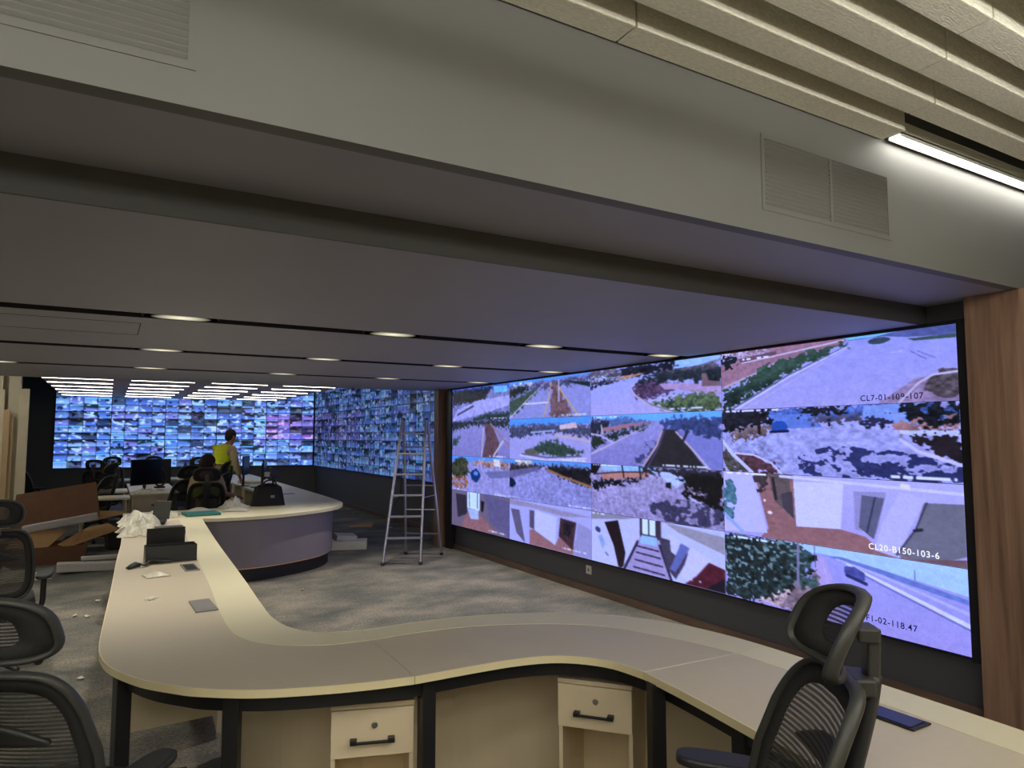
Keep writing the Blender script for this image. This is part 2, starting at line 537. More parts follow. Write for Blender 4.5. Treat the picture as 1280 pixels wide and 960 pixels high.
ordn = ['first', 'second', 'third', 'fourth', 'fifth', 'sixth']
for si, (a, b) in enumerate(slots):
    for xi, x in enumerate(dl_x):
        e = empty('downlight', f"round-ended downlight in the {['nearest', 'middle', 'farthest'][si]} ceiling slot, {ordn[xi]} from the left end", 'light', (x, (a + b) / 2, LOWZ + 0.004), 0, 'downlights in the ceiling slots')
        w = (b - a) / 2 - 0.012
        pts = [(0.17 + w * 0.5 * math.cos(t) - 0.0, w * math.sin(t)) for t in np.linspace(-PI / 2, PI / 2, 9)]
        pts += [(-p[0], p[1]) for p in pts[::-1]]
        MB().prism(pts, 0.0, 0.03).build('housing', M_slot, e)
        MB().prism([(p[0] * 0.97, p[1] * 0.94) for p in pts], -0.002, -0.0005).build('lens', M_lens, e)
        ld = bpy.data.lights.new('downlight_lamp', 'SPOT')
        ld.energy = SPOT_W; ld.color = (1.0, 0.93, 0.78); ld.spot_size = 1.75; ld.spot_blend = 1.0; ld.shadow_soft_size = 0.04
        lo = bpy.data.objects.new('lamp', ld); COL.objects.link(lo); lo.parent = e; lo.location = (0, 0, -0.02)

# far timber raft with rows of light strips
raft = empty('ceiling_raft', 'pale timber ceiling raft with rows of lit strips before the far video wall', 'ceiling raft', (1.3, 12.1, 2.50))
MB().bb(-2.2, 2.28, 0, 5.6, 0.02, 0.14).build('timber_panel', M_raftwood, raft, bevel=0.004)
for c, (x0, x1) in enumerate(((-0.90, 0.05), (0.26, 1.20), (1.42, 2.34), (2.56, 3.50))):
    for r in range(6):
        y = 0.14 + 1.0 * r
        t_ = MB().bb(x0 - 1.3 + 0.02, x1 - 1.3 - 0.02, y - 0.016, y + 0.016, 0.011, 0.03).build('strip_light', M_raftlight, raft)

# ================================================================== PICTURE PAINTING
def vnoise(w, h, cx, cy, octaves=3, seed=None):
    r = rng if seed is None else np.random.default_rng(seed)
    out = np.zeros((h, w)); amp = 1.0; tot = 0
    for o in range(octaves):
        gx, gy = int(cx * 2 ** o) + 2, int(cy * 2 ** o) + 2
        g = r.random((gy, gx))
        xs = np.linspace(0, gx - 1.001, w); ys = np.linspace(0, gy - 1.001, h)
        xi = xs.astype(int); yi = ys.astype(int); fx = xs - xi; fy = ys - yi
        fx = fx * fx * (3 - 2 * fx); fy = fy * fy * (3 - 2 * fy)
        a = g[yi][:, xi]; b = g[yi][:, xi + 1]; c = g[yi + 1][:, xi]; d = g[yi + 1][:, xi + 1]
        out += amp * ((a * (1 - fx) + b * fx) * (1 - fy)[:, None] + (c * (1 - fx) + d * fx) * fy[:, None])
        tot += amp; amp *= 0.55
    return out / tot

class Pic:
    def __init__(s, w, h, asp):
        w, h = w * 2, h * 2
        s.w, s.h, s.asp = w, h, asp
        s.a = np.zeros((h, w, 3))
        s.U, s.V = np.meshgrid((np.arange(w)) / (w - 1), (np.arange(h)) / (h - 1))
        s.N = vnoise(w, h, 26, 10, 4); s.N2 = vnoise(w, h, 60, 24, 2); s.N3 = vnoise(w, h, 7, 3, 3)
    def put(s, mask, c, tex=0.0):
        c = np.array(c, float)
        col = c[None, None, :] * (1 + tex * ((s.N2 - .5) * 2 + (s.N - .5) * 1.6))[:, :, None]
        s.a[mask] = col[mask]
        return s
    def inside(s, pts, warp=0.0):
        m = np.zeros((s.h, s.w), bool); n = len(pts)
        U = s.U + (s.N - .5) * 0.10 * warp; V = s.V + (s.N2 - .5) * 0.22 * warp
        for i in range(n):
            x0, y0 = pts[i]; x1, y1 = pts[(i + 1) % n]
            if y0 == y1: continue
            cr = ((y0 > V) != (y1 > V)) & (U < (x1 - x0) * (V - y0) / (y1 - y0) + x0)
            m ^= cr
        return m
    def bg(s, c, tex=0.05, c2=None):
        s.put(np.ones((s.h, s.w), bool), c, tex)
        if c2 is not None:
            k = s.V[:, :, None]
            s.a = s.a * (1 - k) + s.a * k * (np.array(c2, float) / np.array(c, float))
        return s
    def p(s, c, *pts, tex=0.08, thr=None, n='N'):
        m = s.inside(pts, 1.0 if tex >= 0.25 else 0.0)
        if thr is not None: m &= getattr(s, n) > thr
        return s.put(m, c, tex)
    def e(s, c, cu, cv, ru, rv, tex=0.1, thr=None, n='N'):
        m = ((s.U - cu) / ru) ** 2 + ((s.V - cv) / rv) ** 2 < 1 + (s.N - .5) * 1.2 * (tex > 0)
        if thr is not None: m &= getattr(s, n) > thr
        return s.put(m, c, tex)
    def l(s, c, pts, w, w2=None):
        m = np.zeros((s.h, s.w), bool)
        n = len(pts) - 1
        for i in range(n):
            ax, ay = pts[i][0] * s.asp, pts[i][1]; bx, by = pts[i + 1][0] * s.asp, pts[i + 1][1]
            dx, dy = bx - ax, by - ay; L = dx * dx + dy * dy + 1e-9
            t = np.clip(((s.U * s.asp - ax) * dx + (s.V - ay) * dy) / L, 0, 1)
            d = np.hypot(s.U * s.asp - ax - t * dx, s.V - ay - t * dy)
            ww = w if w2 is None else w + (w2 - w) * ((i + t) / n)
            m |= d < ww
        return s.put(m, c, 0.04)
    def dots(s, u0, u1, v, c=(220, 226, 250), hgt=0.015, seed=1):
        r = np.random.default_rng(seed)
        k = r.random(int((u1 - u0) * 90) + 2) > 0.35
        idx = ((s.U - u0) * 90).astype(int).clip(0, len(k) - 1)
        return s.put((s.U > u0) & (s.U < u1) & (abs(s.V - v) < hgt) & k[idx], c, 0)

def picture_plane(name, pic, origin, du, dv, parent, group=None):
    """lit picture as a plane of w x h points; origin = top-left corner, du right, dv down"""
    h, w, _ = pic.shape
    us = np.linspace(0, 1, w); vs = np.linspace(0, 1, h)
    UU, VV = np.meshgrid(us, vs)
    co = (np.array(origin)[None, None] + UU[:, :, None] * np.array(du) + VV[:, :, None] * np.array(dv)).reshape(-1, 3)
    idx = np.arange(w * h).reshape(h, w)
    f = np.stack([idx[:-1, :-1], idx[1:, :-1], idx[1:, 1:], idx[:-1, 1:]], -1).reshape(-1, 4)
    me = bpy.data.meshes.new(name)
    me.vertices.add(len(co)); me.vertices.foreach_set('co', co.ravel())
    me.loops.add(f.size); me.loops.foreach_set('vertex_index', f.ravel())
    me.polygons.add(len(f)); me.polygons.foreach_set('loop_start', np.arange(0, f.size, 4))
    me.update(calc_edges=True)
    c = np.clip(pic, 0, 255) / 255.0
    c = np.where(c <= 0.04045, c / 12.92, ((c + 0.055) / 1.055) ** 2.4).reshape(-1, 3)
    at = me.color_attributes.new('picture', 'FLOAT_COLOR', 'POINT')
    at.data.foreach_set('color', np.concatenate([c, np.ones((len(c), 1))], 1).ravel().astype(np.float32))
    me.materials.append(M_picture)
    o = bpy.data.objects.new(name, me); COL.objects.link(o); o.parent = parent
    return o

ROAD = (152, 156, 236); ROAD2 = (172, 166, 228); WHITE = (196, 200, 255); SKY = (120, 190, 255)
DK = (28, 30, 44); GREEN = (52, 76, 66); PINK = (156, 116, 138); CURB = (200, 196, 240); BRN = (112, 84, 92)
FLOORB = (146, 102, 108)

def pic_c3r0(P):
    P.bg(ROAD, 0.05, (164, 160, 226))
    P.p(PINK, (0, 0), (.62, 0), (.60, .08), (.3, .25), (.2, .42), (0, .62), tex=0.12)
    P.p((190, 176, 214), (0, 0), (.30, 0), (.2, .08), (0, .12), tex=0.3)
    P.p((112, 80, 100), (.1, .12), (.3, .06), (.3, .12), (.12, .22))
    P.p((26, 34, 44), (0, .10), (.09, .08), (.1, .2), (0, .32), tex=0.3)
    P.l((206, 190, 222), [(.12, .20), (.35, .12), (.6, .03)], .012)
    P.l((176, 160, 196), [(.02, .6), (.2, .4), (.3, .26)], .03)
    P.p(GREEN, (0, .66), (.12, .56), (.2, .36), (.28, .24), (.6, .06), (.625, .1), (.34, .46), (.05, 1), (0, 1), tex=0.35)
    P.p((34, 52, 52), (0, .72), (.3, .5), (.25, .6), (.05, .96), (0, 1), tex=0.5)
    P.l((96, 104, 150), [(.055, 1.0), (.35, .48), (.62, .11)], .02, .006)
    P.l(CURB, [(.075, 1.0), (.36, .50), (.625, .12)], .02, .007)
    P.l((176, 168, 220), [(.13, 1.0), (.38, .56), (.63, .14)], .022, .006)
    P.p((82, 92, 150), (.62, 0), (1, 0), (1, .14), (.84, .10), (.76, .05), (.62, .05), tex=0.15)
    P.p((60, 84, 80), (.84, .12), (1, .13), (1, .18), (.86, .16))
    P.p(SKY, (.6, .0), (.8, .0), (.72, .04), (.62, .04))
    P.e((52, 72, 86), .735, .1, .045, .045)
    P.l((190, 184, 236), [(.78, .29), (.82, .28)], .006)
    P.l((84, 88, 150), [(.85, .3), (.88, .38), (.90, .42)], .005); P.l((84, 88, 150), [(.87, .3), (.93, .42)], .004)
    P.p((150, 128, 166), (.72, 1), (.86, .68), (1, .6), (1, 1), tex=0.2)
    P.e((86, 76, 84), .965, .78, .075, .2, tex=0.4)
    P.l((196, 188, 222), [(.80, 1.0), (.87, .74), (.92, .64), (1, .62)], .014)
    P.dots(.1, .26, .14, seed=2)

def pic_c3r1(P):
    P.bg((160, 162, 226), 0.16)
    P.p((70, 96, 170), (0, 0), (1, 0), (1, .2), (0, .2), tex=0.5)
    P.p((96, 126, 210), (.25, .1), (.45, .1), (.5, .3), (.25, .32), tex=0.1)
    P.p(DK, (0, 0), (.28, 0), (.26, .22), (.14, .3), (0, .34), tex=0.6)
    P.p((110, 92, 96), (.03, .36), (.25, .26), (.26, .38), (.05, .52), tex=0.4)
    P.p((34, 26, 34), (.19, .1), (.21, .1), (.21, .4), (.195, .4))
    P.e((38, 78, 170), .30, .28, .045, .09, tex=0.05); P.l((20, 26, 60), [(.26, .36), (.345, .35)], .02)
    P.p(DK, (.38, 0), (.66, 0), (.58, .1), (.52, .12), (.4, .12), tex=0.5)
    P.l((22, 26, 44), [(.53, .05), (.53, .27)], .02)
    P.p((84, 80, 110), (.44, .16), (.66, .14), (.66, .24), (.44, .22), tex=0.3)
    P.p((128, 156, 232), (.67, .02), (.86, .0), (.86, .24), (.66, .26), tex=0.1)
    P.p((40, 40, 70), (.66, .18), (.78, .18), (.78, .30), (.66, .30), tex=0.4)
    P.p((150, 108, 110), (.78, .25), (1, .2), (1, .38), (.78, .36), tex=0.25)
    P.p((22, 26, 36), (.80, 0), (1, 0), (1, .3), (.9, .34), (.86, .2), (.80, .1), tex=0.7, thr=.36)
    P.p((190, 200, 250), (.8, .35), (1, .36), (1, .44), (.8, .4))
    P.p((34, 28, 36), (.84, .46), (.9, .40), (1, .42), (1, .78), (.93, .7), tex=0.3)
    P.l(CURB, [(.8, .47), (.86, .62), (1, .78)], .022)
    P.p((150, 154, 214), (.04, .55), (.26, .42), (.3, .7), (.36, 1), (.1, 1), tex=0.28)
    P.p((84, 54, 66), (.07, .72), (.16, .72), (.24, .82), (.3, 1), (.13, 1), tex=0.4)
    P.l(CURB, [(.07, .70), (.17, .72), (.26, .84), (.31, 1)], .016)
    P.p((70, 66, 66), (0, .5), (.05, .7), (.13, 1), (0, 1), tex=0.6)
    P.l(WHITE, [(0, .5), (.05, .7), (.16, 1)], .03)
    P.e((40, 46, 92), .66, .82, .30, .2, tex=0.2, thr=.50)
    P.e((40, 46, 92), .85, .88, .16, .16, tex=0.2, thr=.45)
    P.e((44, 50, 98), .58, .72, .16, .14, tex=0.2, thr=.52)
    P.dots(.0, .3, .02, seed=3); P.dots(.76, .98, .95, hgt=.018, seed=4)

def pic_c3r2(P):
    P.bg((180, 178, 242), 0.02, (168, 160, 226))
    P.p((206, 206, 255), (.36, .1), (.58, .08), (.56, .78), (.37, .78), tex=0.02)
    P.p(FLOORB, (.2, .98), (.25, .8), (.37, .76), (.56, .72), (.66, .78), (.72, .96), (.86, .98), (1, 1), (.2, 1), tex=0.08)
    P.p(FLOORB, (.17, .0), (.36, .0), (.37, .76), (.24, .9), tex=0.1)
    P.p((64, 56, 62), (.16, .0), (.24, .0), (.25, .2), (.19, .3), tex=0.25)
    P.p((96, 84, 86), (.24, .0), (.345, .0), (.35, .62), (.27, .42), tex=0.1)
    P.p((40, 38, 48), (.255, .05), (.27, .05), (.285, .4), (.27, .4)); P.p((66, 60, 74), (.30, .3), (.355, .25), (.36, .66), (.31, .5))
    P.e((240, 225, 235), .22, .42, .006, .02, tex=0); P.e((240, 225, 235), .245, .6, .012, .025, tex=0)
    P.p((190, 188, 250), (0, 0), (.155, 0), (.2, .5), (.23, .92), (0, .98), tex=0.02)
    P.e((70, 110, 130), .03, .45, .04, .35, tex=0.3, thr=.42); P.l((150, 170, 230), [(0, .7), (.1, .95)], .03)
    P.p((150, 144, 196), (.62, .18), (.74, .16), (.74, .2), (.70, .72), (.62, .70), tex=0.02)
    P.p((92, 94, 124), (.65, .22), (.735, .24), (.69, .80), (.635, .66), tex=0.05)
    P.l((50, 52, 80), [(.70, .24), (.665, .72)], .012)
    P.p((188, 184, 242), (.79, .15), (.88, .2), (.82, .6), (.78, 1), (.69, .94), (.72, .6), tex=0.02)
    P.p((110, 110, 128), (.87, .26), (1, .24), (1, .86), (.9, 1), (.77, .96), (.84, .6), tex=0.05)
    P.l((60, 60, 84), [(.88, .26), (.84, .6), (.77, .96)], .012); P.l((40, 40, 50), [(.835, .62), (.86, .6)], .02)
    P.l((206, 204, 250), [(.3, .03), (1, .12)], .02); P.l((230, 225, 220), [(.8, .06), (.82, .07)], .03)
    P.p(BRN, (.80, 1), (1, .9), (1, 1))
    P.dots(.02, .23, .02, c=(240, 240, 255), seed=5)

def pic_c3r3(P):
    P.bg((156, 158, 236), 0.04, (160, 150, 222))
    P.p((170, 206, 255), (.30, 0), (1, 0), (1, .32), (.8, .22), (.6, .12), (.5, .1), (.3, .12), tex=0.04)
    P.p((104, 124, 200), (.56, .1), (.72, .18), (.86, .27), (1, .36), (1, .42), (.7, .24), (.5, .12), tex=0.08)
    P.l((90, 100, 170), [(.83, .12), (.83, .24)], .006)
    P.l((176, 178, 246), [(.54, .14), (.72, .26), (1, .52)], .014, .02)
    P.l((214, 216, 255), [(.58, .18), (.72, .34), (1, .66)], .010, .028); P.l((108, 112, 180), [(.58, .21), (.72, .38), (1, .70)], .006, .012)
    P.p((176, 160, 222), (.45, .14), (.49, .14), (.54, .6), (.58, 1), (.42, 1), (.44, .4), tex=0.04)
    P.l((190, 176, 230), [(.48, .18), (.52, .7), (.55, 1)], .008)
    P.p((70, 76, 150), (.57, .22), (.61, .2), (.65, .26), (.65, .36), (.6, .36), (.57, .3), tex=0.2); P.l((40, 44, 100), [(.58, .33), (.655, .40)], .022)
    P.p((128, 108, 122), (.24, .98), (.3, .7), (.46, .34), (.45, .98), tex=0.35)
    P.p((60, 84, 86), (.36, .5), (.44, .44), (.45, .62), (.38, .66), tex=0.4)
    P.p((44, 62, 66), (0, 0), (.36, 0), (.44, .1), (.44, .34), (.38, .5), (.28, .86), (.2, 1), (0, 1), tex=0.7)
    P.p((26, 38, 42), (0, 0), (.3, 0), (.33, .5), (.2, 1), (0, 1), tex=0.6, thr=.5)
    P.p((90, 112, 118), (0, 0), (.4, 0), (.4, .5), (.0, 1), tex=0.4, thr=.66, n='N2')
    P.p((176, 150, 160), (.16, 1), (.28, .8), (.34, .62), (.36, .66), (.3, .9), (.28, 1), tex=0.5, thr=.42)
    P.l((122, 122, 160), [(.375, .02), (.37, .6)], .022)
    P.l((70, 80, 120), [(.448, .0), (.45, .3)], .006)
    P.dots(.05, .26, .05, c=(220, 235, 255), seed=6)

def pic_c2r0(P):
    P.bg((150, 164, 240), 0.05, ROAD2)
    P.p((96, 90, 110), (0, 0), (1, 0), (1, .25), (.45, .2), (.3, .2), (0, .32), tex=0.5)
    P.p((150, 190, 255), (.68, 0), (1, 0), (1, .06), (.86, .14), (.66, .16), tex=0.1)
    P.p(DK, (.3, .02), (.7, .0), (.72, .14), (.5, .22), (.3, .2), tex=0.5); P.p((190, 140, 110), (.3, .18), (.48, .16), (.4, .22), (.2, .28), tex=0.2)
    P.p((170, 196, 255), (.02, .18), (.28, .14), (.28, .18), (.02, .23), tex=0.3)
    P.p(DK, (0, .3), (.25, .24), (.3, .25), (0, .36), tex=0.3)
    P.p((36, 44, 54), (.4, .36), (.46, .28), (.6, .2), (.66, .2), (1, .22), (1, .5), (.7, .4), (.55, .42), (.42, .5), tex=0.5)
    P.p((84, 62, 96), (.37, .48), (.45, .38), (.6, .4), (.74, .5), (.74, .58), (.6, .66), (.5, .72), (.42, .66), tex=0.45)
    P.p((176, 148, 196), (.58, .42), (.66, .42), (.84, .48), (1, .58), (1, .72), (.88, .66), (.7, .56), (.62, .54), tex=0.08)
    P.p((120, 96, 106), (.88, .3), (.91, .3), (.92, .44), (1, .48), (1, .56), (.88, .54), tex=0.1)
    P.p((176, 176, 236), (.4, .8), (.6, .68), (.8, .64), (.6, .76), (.5, .84), tex=0.08)
    P.p((88, 108, 78), (.5, .82), (.66, .74), (.8, .64), (1, .72), (1, 1), (.72, 1), tex=0.45)
    P.p((40, 58, 50), (.5, .82), (.66, .74), (.8, .64), (1, .72), (1, 1), (.72, 1), tex=0.3, thr=.56)
    P.l((184, 176, 214), [(.40, .34), (.36, .46), (.40, .62), (.52, .84), (.7, 1)], .016, .03); P.l((110, 100, 120), [(.415, .62), (.53, .84), (.71, 1)], .01)
    P.dots(.66, .9, .93, seed=7)

def pic_c2r1(P):
    P.bg((150, 150, 214), 0.1, (128, 124, 190))
    P.p((104, 176, 250), (0, 0), (1, 0), (1, .14), (.5, .14), (0, .06), tex=0.06)
    P.p((74, 96, 150), (.0, .08), (.3, .06), (.5, .15), (.52, .2), (.3, .22), (0, .3), tex=0.3)
    P.p((36, 40, 60), (0, .1), (.2, .12), (.1, .36), (0, .4), tex=0.4)
    P.p((160, 116, 136), (.1, .26), (.3, .19), (.55, .15), (.4, .24), (.1, .38), tex=0.06); P.l((200, 200, 230), [(.1, .2), (.11, .38)], .018)
    P.p((34, 50, 48), (.1, .40), (.4, .25), (.54, .18), (.4, .32), (.2, .50), (.09, .44), tex=0.3)
    P.l((180, 170, 214), [(0, .38), (.1, .42), (.2, .55)], .02); P.p((34, 44, 42), (0, .42), (.08, .42), (.14, .55), (0, .72), tex=0.3)
    P.l((186, 170, 204), [(0, .80), (.25, .52), (.52, .2)], .024, .006)
    P.p((60, 66, 110), (.44, .62), (.58, .5), (.6, .6), (.5, .9), (.36, 1), tex=0.3, thr=.47)
    P.p((38, 36, 44), (.6, .30), (.7, .3), (.84, .8), (.9, 1), (.46, 1), (.56, .6), tex=0.15)
    P.p((120, 124, 196), (.7, .32), (1, .5), (1, 1), (.9, 1), tex=0.06); P.l((196, 176, 196), [(.7, .35), (.84, .75), (.92, 1)], .018)
    P.l((186, 160, 180), [(.6, .33), (.56, .6), (.45, 1)], .024); P.l((70, 70, 110), [(.615, .33), (.58, .6), (.49, 1)], .018)
    P.p((52, 66, 116), (.58, .16), (.7, .08), (1, .12), (1, .5), (.8, .38), (.64, .3), tex=0.4); P.l((36, 36, 60), [(.78, .34), (.75, .50)], .03)
    P.dots(.02, .24, .04, seed=8); P.dots(.6, .9, .96, seed=9)

def pic_c2r2(P):
    P.bg((158, 150, 196), 0.22, (150, 140, 190))
    P.p((150, 190, 240), (.1, 0), (.55, 0), (.55, .12), (.1, .12), tex=0.1)
    P.p((186, 128, 118), (.1, .18), (.5, .1), (.5, .2), (.1, .32), tex=0.1); P.l((40, 34, 50), [(.02, .22), (.25, .14), (.5, .1)], .012)
    P.p((20, 20, 28), (0, .36), (.25, .3), (.42, .24), (.4, .3), (.2, .42), (0, .56), tex=0.3); P.p((20, 20, 30), (0, 0), (.1, 0), (.05, .2), (0, .2))
    for u in (.28, .42): P.l((24, 22, 30), [(u, 0), (u + .015, .24)], .02)
    P.p((40, 40, 54), (.42, 0), (1, 0), (1, .1), (.6, .14), (.44, .16), tex=0.5)
    P.p((176, 196, 255), (.58, .08), (.64, .08), (.76, .2), (.7, .36), (.6, .2), tex=0.1)
    P.p((16, 16, 22), (.7, .12), (1, .1), (1, .88), (.9, .62), (.74, .48), (.76, .24), tex=0.4)
    P.p((170, 150, 190), (.76, .36), (.86, .38), (.92, .44), (.78, .4), tex=0.4, thr=.4)
    P.l(CURB, [(.78, .50), (.9, .64), (1, .72)], .014)
    P.p((20, 22, 30), (.62, .28), (.66, .26), (.66, .38), (.62, .36))
    P.e((56, 54, 84), .76, .78, .24, .22, tex=0.2, thr=.45); P.dots(.02, .26, .02, seed=10)

def pic_c2r3(P):
    P.bg((186, 192, 244), 0.02, (190, 194, 246))
    P.p((140, 136, 160), (0, 0), (.4, 0), (.3, .06), (0, .16), tex=0.03); P.p((150, 146, 166), (.6, 0), (1, .1), (1, .38), (.7, .14), tex=0.05)
    P.p((34, 22, 30), (.12, .18), (.24, .1), (.30, .7), (.28, 1), (.24, 1), (.2, .6), tex=0.15)
    P.l((60, 64, 110), [(.05, .34), (.07, .36)], .05); P.p((150, 168, 226), (.06, .48), (.1, .44), (.13, .6), (.1, .72)); P.l((110, 114, 170), [(.13, .78), (.15, .82)], .02)
    P.p((190, 192, 236), (.34, .2), (.42, .1), (.42, .5), (.32, .8), tex=0.02)
    P.p((60, 50, 70), (.42, 0), (.58, 0), (.58, .34), (.42, .34), tex=0.2); P.p((214, 236, 255), (.44, 0), (.54, 0), (.54, .28), (.44, .28), tex=0.02); P.l((60, 60, 90), [(.49, 0), (.49, .28)], .02)
    P.p((160, 148, 200), (.42, .34), (.56, .34), (.62, .8), (.66, 1), (.27, 1), (.34, .7), tex=0.05)
    P.p((150, 190, 250), (.43, .3), (.55, .3), (.55, .46), (.42, .46), tex=0.05)
    for v0 in (.52, .64, .78, .92):
        P.l((40, 36, 66), [(.40 - (v0 - .5) * .08, v0), (.56 + (v0 - .5) * .1, v0 + .02)], .014)
    P.l((40, 36, 66), [(.40, .44), (.29, 1)], .03); P.l((40, 36, 66), [(.57, .44), (.65, 1)], .03)
    P.p((66, 60, 84), (.56, .28), (.7, .32), (.78, .5), (.68, .96), (.62, .8), tex=0.15)
    P.p((196, 200, 246), (.64, .2), (.72, .28), (.69, .56), (.65, .5), tex=0.02); P.p((96, 106, 176), (.72, .32), (.78, .38), (.68, .84), (.64, .8), tex=0.06)
    P.p((200, 200, 250), (.78, .36), (.92, .5), (.86, .7), (.76, .94), (.72, .86), tex=0.02)
    P.p((78, 26, 44), (.9, .55), (1, .62), (1, 1), (.74, 1), (.82, .82), tex=0.2); P.p((26, 20, 34), (1, .74), (.9, .95), (.88, 1), (1, 1))
    P.dots(.0, .12, .03, seed=11); P.dots(.77, .86, .9, seed=12)

def pic_c1r0(P):
    P.bg((140, 144, 208), 0.08)
    P.p((90, 150, 240), (0, 0), (1, 0), (1, .1), (0, .14)); P.p((90, 90, 130), (.0, .1), (1, .06), (1, .2), (.0, .3), tex=0.7)
    P.p((200, 190, 200), (.05, .12), (.35, .06), (.3, .14), (.1, .2), tex=0.4)
    P.p((30, 40, 46), (0, .2), (.25, .12), (.3, .24), (0, .45), tex=0.5)
    P.p(GREEN, (0, .5), (.28, .3), (.44, .2), (.3, .48), (.08, .86), (0, .9), tex=0.3)
    P.l((190, 180, 210), [(.0, .98), (.28, .46), (.5, .1)], .022, .008)
    P.p(BRN, (.57, .1), (.62, .1), (.72, .6), (.82, 1), (.54, 1), (.56, .5), tex=0.3); P.l((196, 164, 120), [(.56, .14), (.52, .6), (.46, 1)], .024); P.l((196, 164, 120), [(.66, .3), (.78, .7), (.88, 1)], .022)
    P.l((190, 184, 220), [(.65, .1), (.65, .6)], .03); P.l((220, 210, 230), [(.2, .62), (.52, .62)], .02)
    P.p((30, 44, 46), (.7, .12), (1, .22), (1, .34), (.8, .2)); P.dots(.68, .95, .95, seed=13)

def pic_c1r1(P):
    P.bg((160, 158, 220), 0.05)
    P.p((80, 150, 240), (0, 0), (1, 0), (1, .16), (0, .2), tex=0.08); P.p((70, 74, 104), (0, .18), (.5, .14), (1, .2), (1, .44), (.5, .34), (0, .5), tex=0.4)
    P.p((214, 190, 200), (.66, .18), (.84, .12), (.86, .24), (.66, .28), tex=0.1); P.l((150, 170, 220), [(.3, .34), (.6, .3)], .02)
    P.l((190, 170, 190), [(.6, .40), (.9, .5), (1, .55)], .03)
    P.p((50, 70, 62), (.24, .82), (.5, .52), (.62, .55), (.94, .78), (.7, .88), tex=0.25); P.e((92, 92, 84), .3, .8, .08, .08)
    P.l((90, 90, 120), [(.18, .86), (.5, .92), (.9, .86)], .016); P.l((206, 200, 236), [(.15, .9), (.5, .98), (.95, .9)], .02); P.dots(.68, .94, .96, seed=14)

def pic_c1r2(P):
    P.bg((140, 140, 200), 0.22)
    P.p((90, 150, 230), (0, 0), (1, 0), (1, .1), (0, .1)); P.p((214, 206, 196), (.1, .02), (.3, .0), (.3, .14), (.1, .2), tex=0.3); P.p((50, 44, 56), (0, .14), (1, .06), (.5, .16), (.2, .3), (0, .36), tex=0.6)
    P.p((100, 96, 140), (0, .3), (.4, .14), (.42, .22), (0, .5), tex=0.1)
    P.p((26, 26, 34), (.5, .14), (1, .12), (1, .5), (.8, .42), (.56, .26), tex=0.5); P.l((150, 104, 70), [(.5, .2), (.7, .34), (1, .5)], .026)
    P.e((20, 30, 62), .03, .6, .06, .12, tex=0.05); P.dots(.0, .1, .94, seed=15); P.dots(.76, 1, .96, seed=16)

def pic_c1r3(P):
    P.bg((170, 170, 230), 0.02)
    P.p((150, 142, 176), (0, 0), (1, .14), (.7, .22), (.3, .14), (0, .14)); P.p((96, 90, 120), (.02, .24), (.14, .24), (.22, 1), (.1, .8), tex=0.05)
    P.p((88, 78, 104), (.28, .2), (.34, .2), (.34, .64), (.28, .6)); P.p((192, 196, 252), (.35, .18), (.62, .26), (.6, .88), (.34, .64), tex=0.02)
    P.p(FLOORB, (.28, .66), (.34, .64), (.6, .88), (.66, .6), (.8, .6), (.82, 1), (.28, 1), tex=0.1); P.p((66, 44, 52), (.66, .26), (.84, .3), (.8, .9), (.64, .66), tex=0.2); P.p((34, 28, 38), (.7, .34), (.8, .36), (.78, .62), (.7, .56), tex=0.3)
    P.p((150, 146, 196), (.86, .3), (1, .4), (1, 1), (.8, 1), tex=0.05); P.dots(.68, .94, .9, seed=17)

def pic_c0r0(P):
    P.bg((120, 124, 180), 0.3); P.p((60, 90, 180), (0, 0), (1, 0), (1, .14), (0, .1), tex=0.3); P.p((28, 32, 44), (0, .06), (.7, .06), (.6, .4), (0, .5), tex=0.6)
    P.p((110, 190, 250), (.74, .04), (.96, .06), (.96, .24), (.76, .22), tex=0.2); P.p((164, 164, 230), (.1, .64), (.5, .4), (1, .34), (1, .6), (.6, .8), (0, 1), tex=0.15)
    P.p((40, 56, 60), (.3, 1), (.6, .8), (1, .8), (1, 1), tex=0.5); P.l((60, 60, 90), [(.1, .8), (.4, .56)], .03); P.dots(.7, .95, .95, seed=18)

def pic_c0r1(P):
    P.bg((142, 140, 200), 0.08, (130, 126, 186)); P.p((40, 48, 56), (0, 0), (1, 0), (1, .2), (.4, .12), (0, .3), tex=0.5); P.p(GREEN, (0, .5), (.2, .42), (0, .8), tex=0.3)
    P.p((96, 70, 80), (.6, .1), (.72, .12), (.84, .6), (.8, 1), (.56, 1), (.62, .5), tex=0.2); P.l((190, 176, 190), [(.58, .2), (.55, 1)], .03); P.l((200, 196, 220), [(.92, .5), (.76, .92)], .03); P.l((150, 120, 140), [(.7, .1), (1, .7)], .03); P.dots(.68, .94, .96, seed=19)

def pic_c0r2(P):
    P.bg((150, 148, 206), 0.18); P.p((90, 150, 230), (0, 0), (1, 0), (1, .1), (0, .16)); P.p((160, 120, 110), (.4, .1), (1, .1), (1, .26), (.4, .22), tex=0.5); P.p((214, 214, 220), (.74, .04), (.84, .04), (.86, .24), (.76, .22), tex=0.2)
    P.p((110, 110, 160), (.6, .4), (1, .3), (1, .48), (.7, .56)); P.e((56, 60, 44), .15, .35, .18, .32, tex=0.6); P.e((150, 96, 60), .14, .76, .16, .2, tex=0.5, thr=.45); P.e((22, 50, 110), .44, .52, .09, .18, tex=0.05); P.e((90, 140, 220), .45, .46, .04, .06, tex=0)
    P.dots(.02, .26, .95, seed=20); P.dots(.76, 1, .96, seed=21)

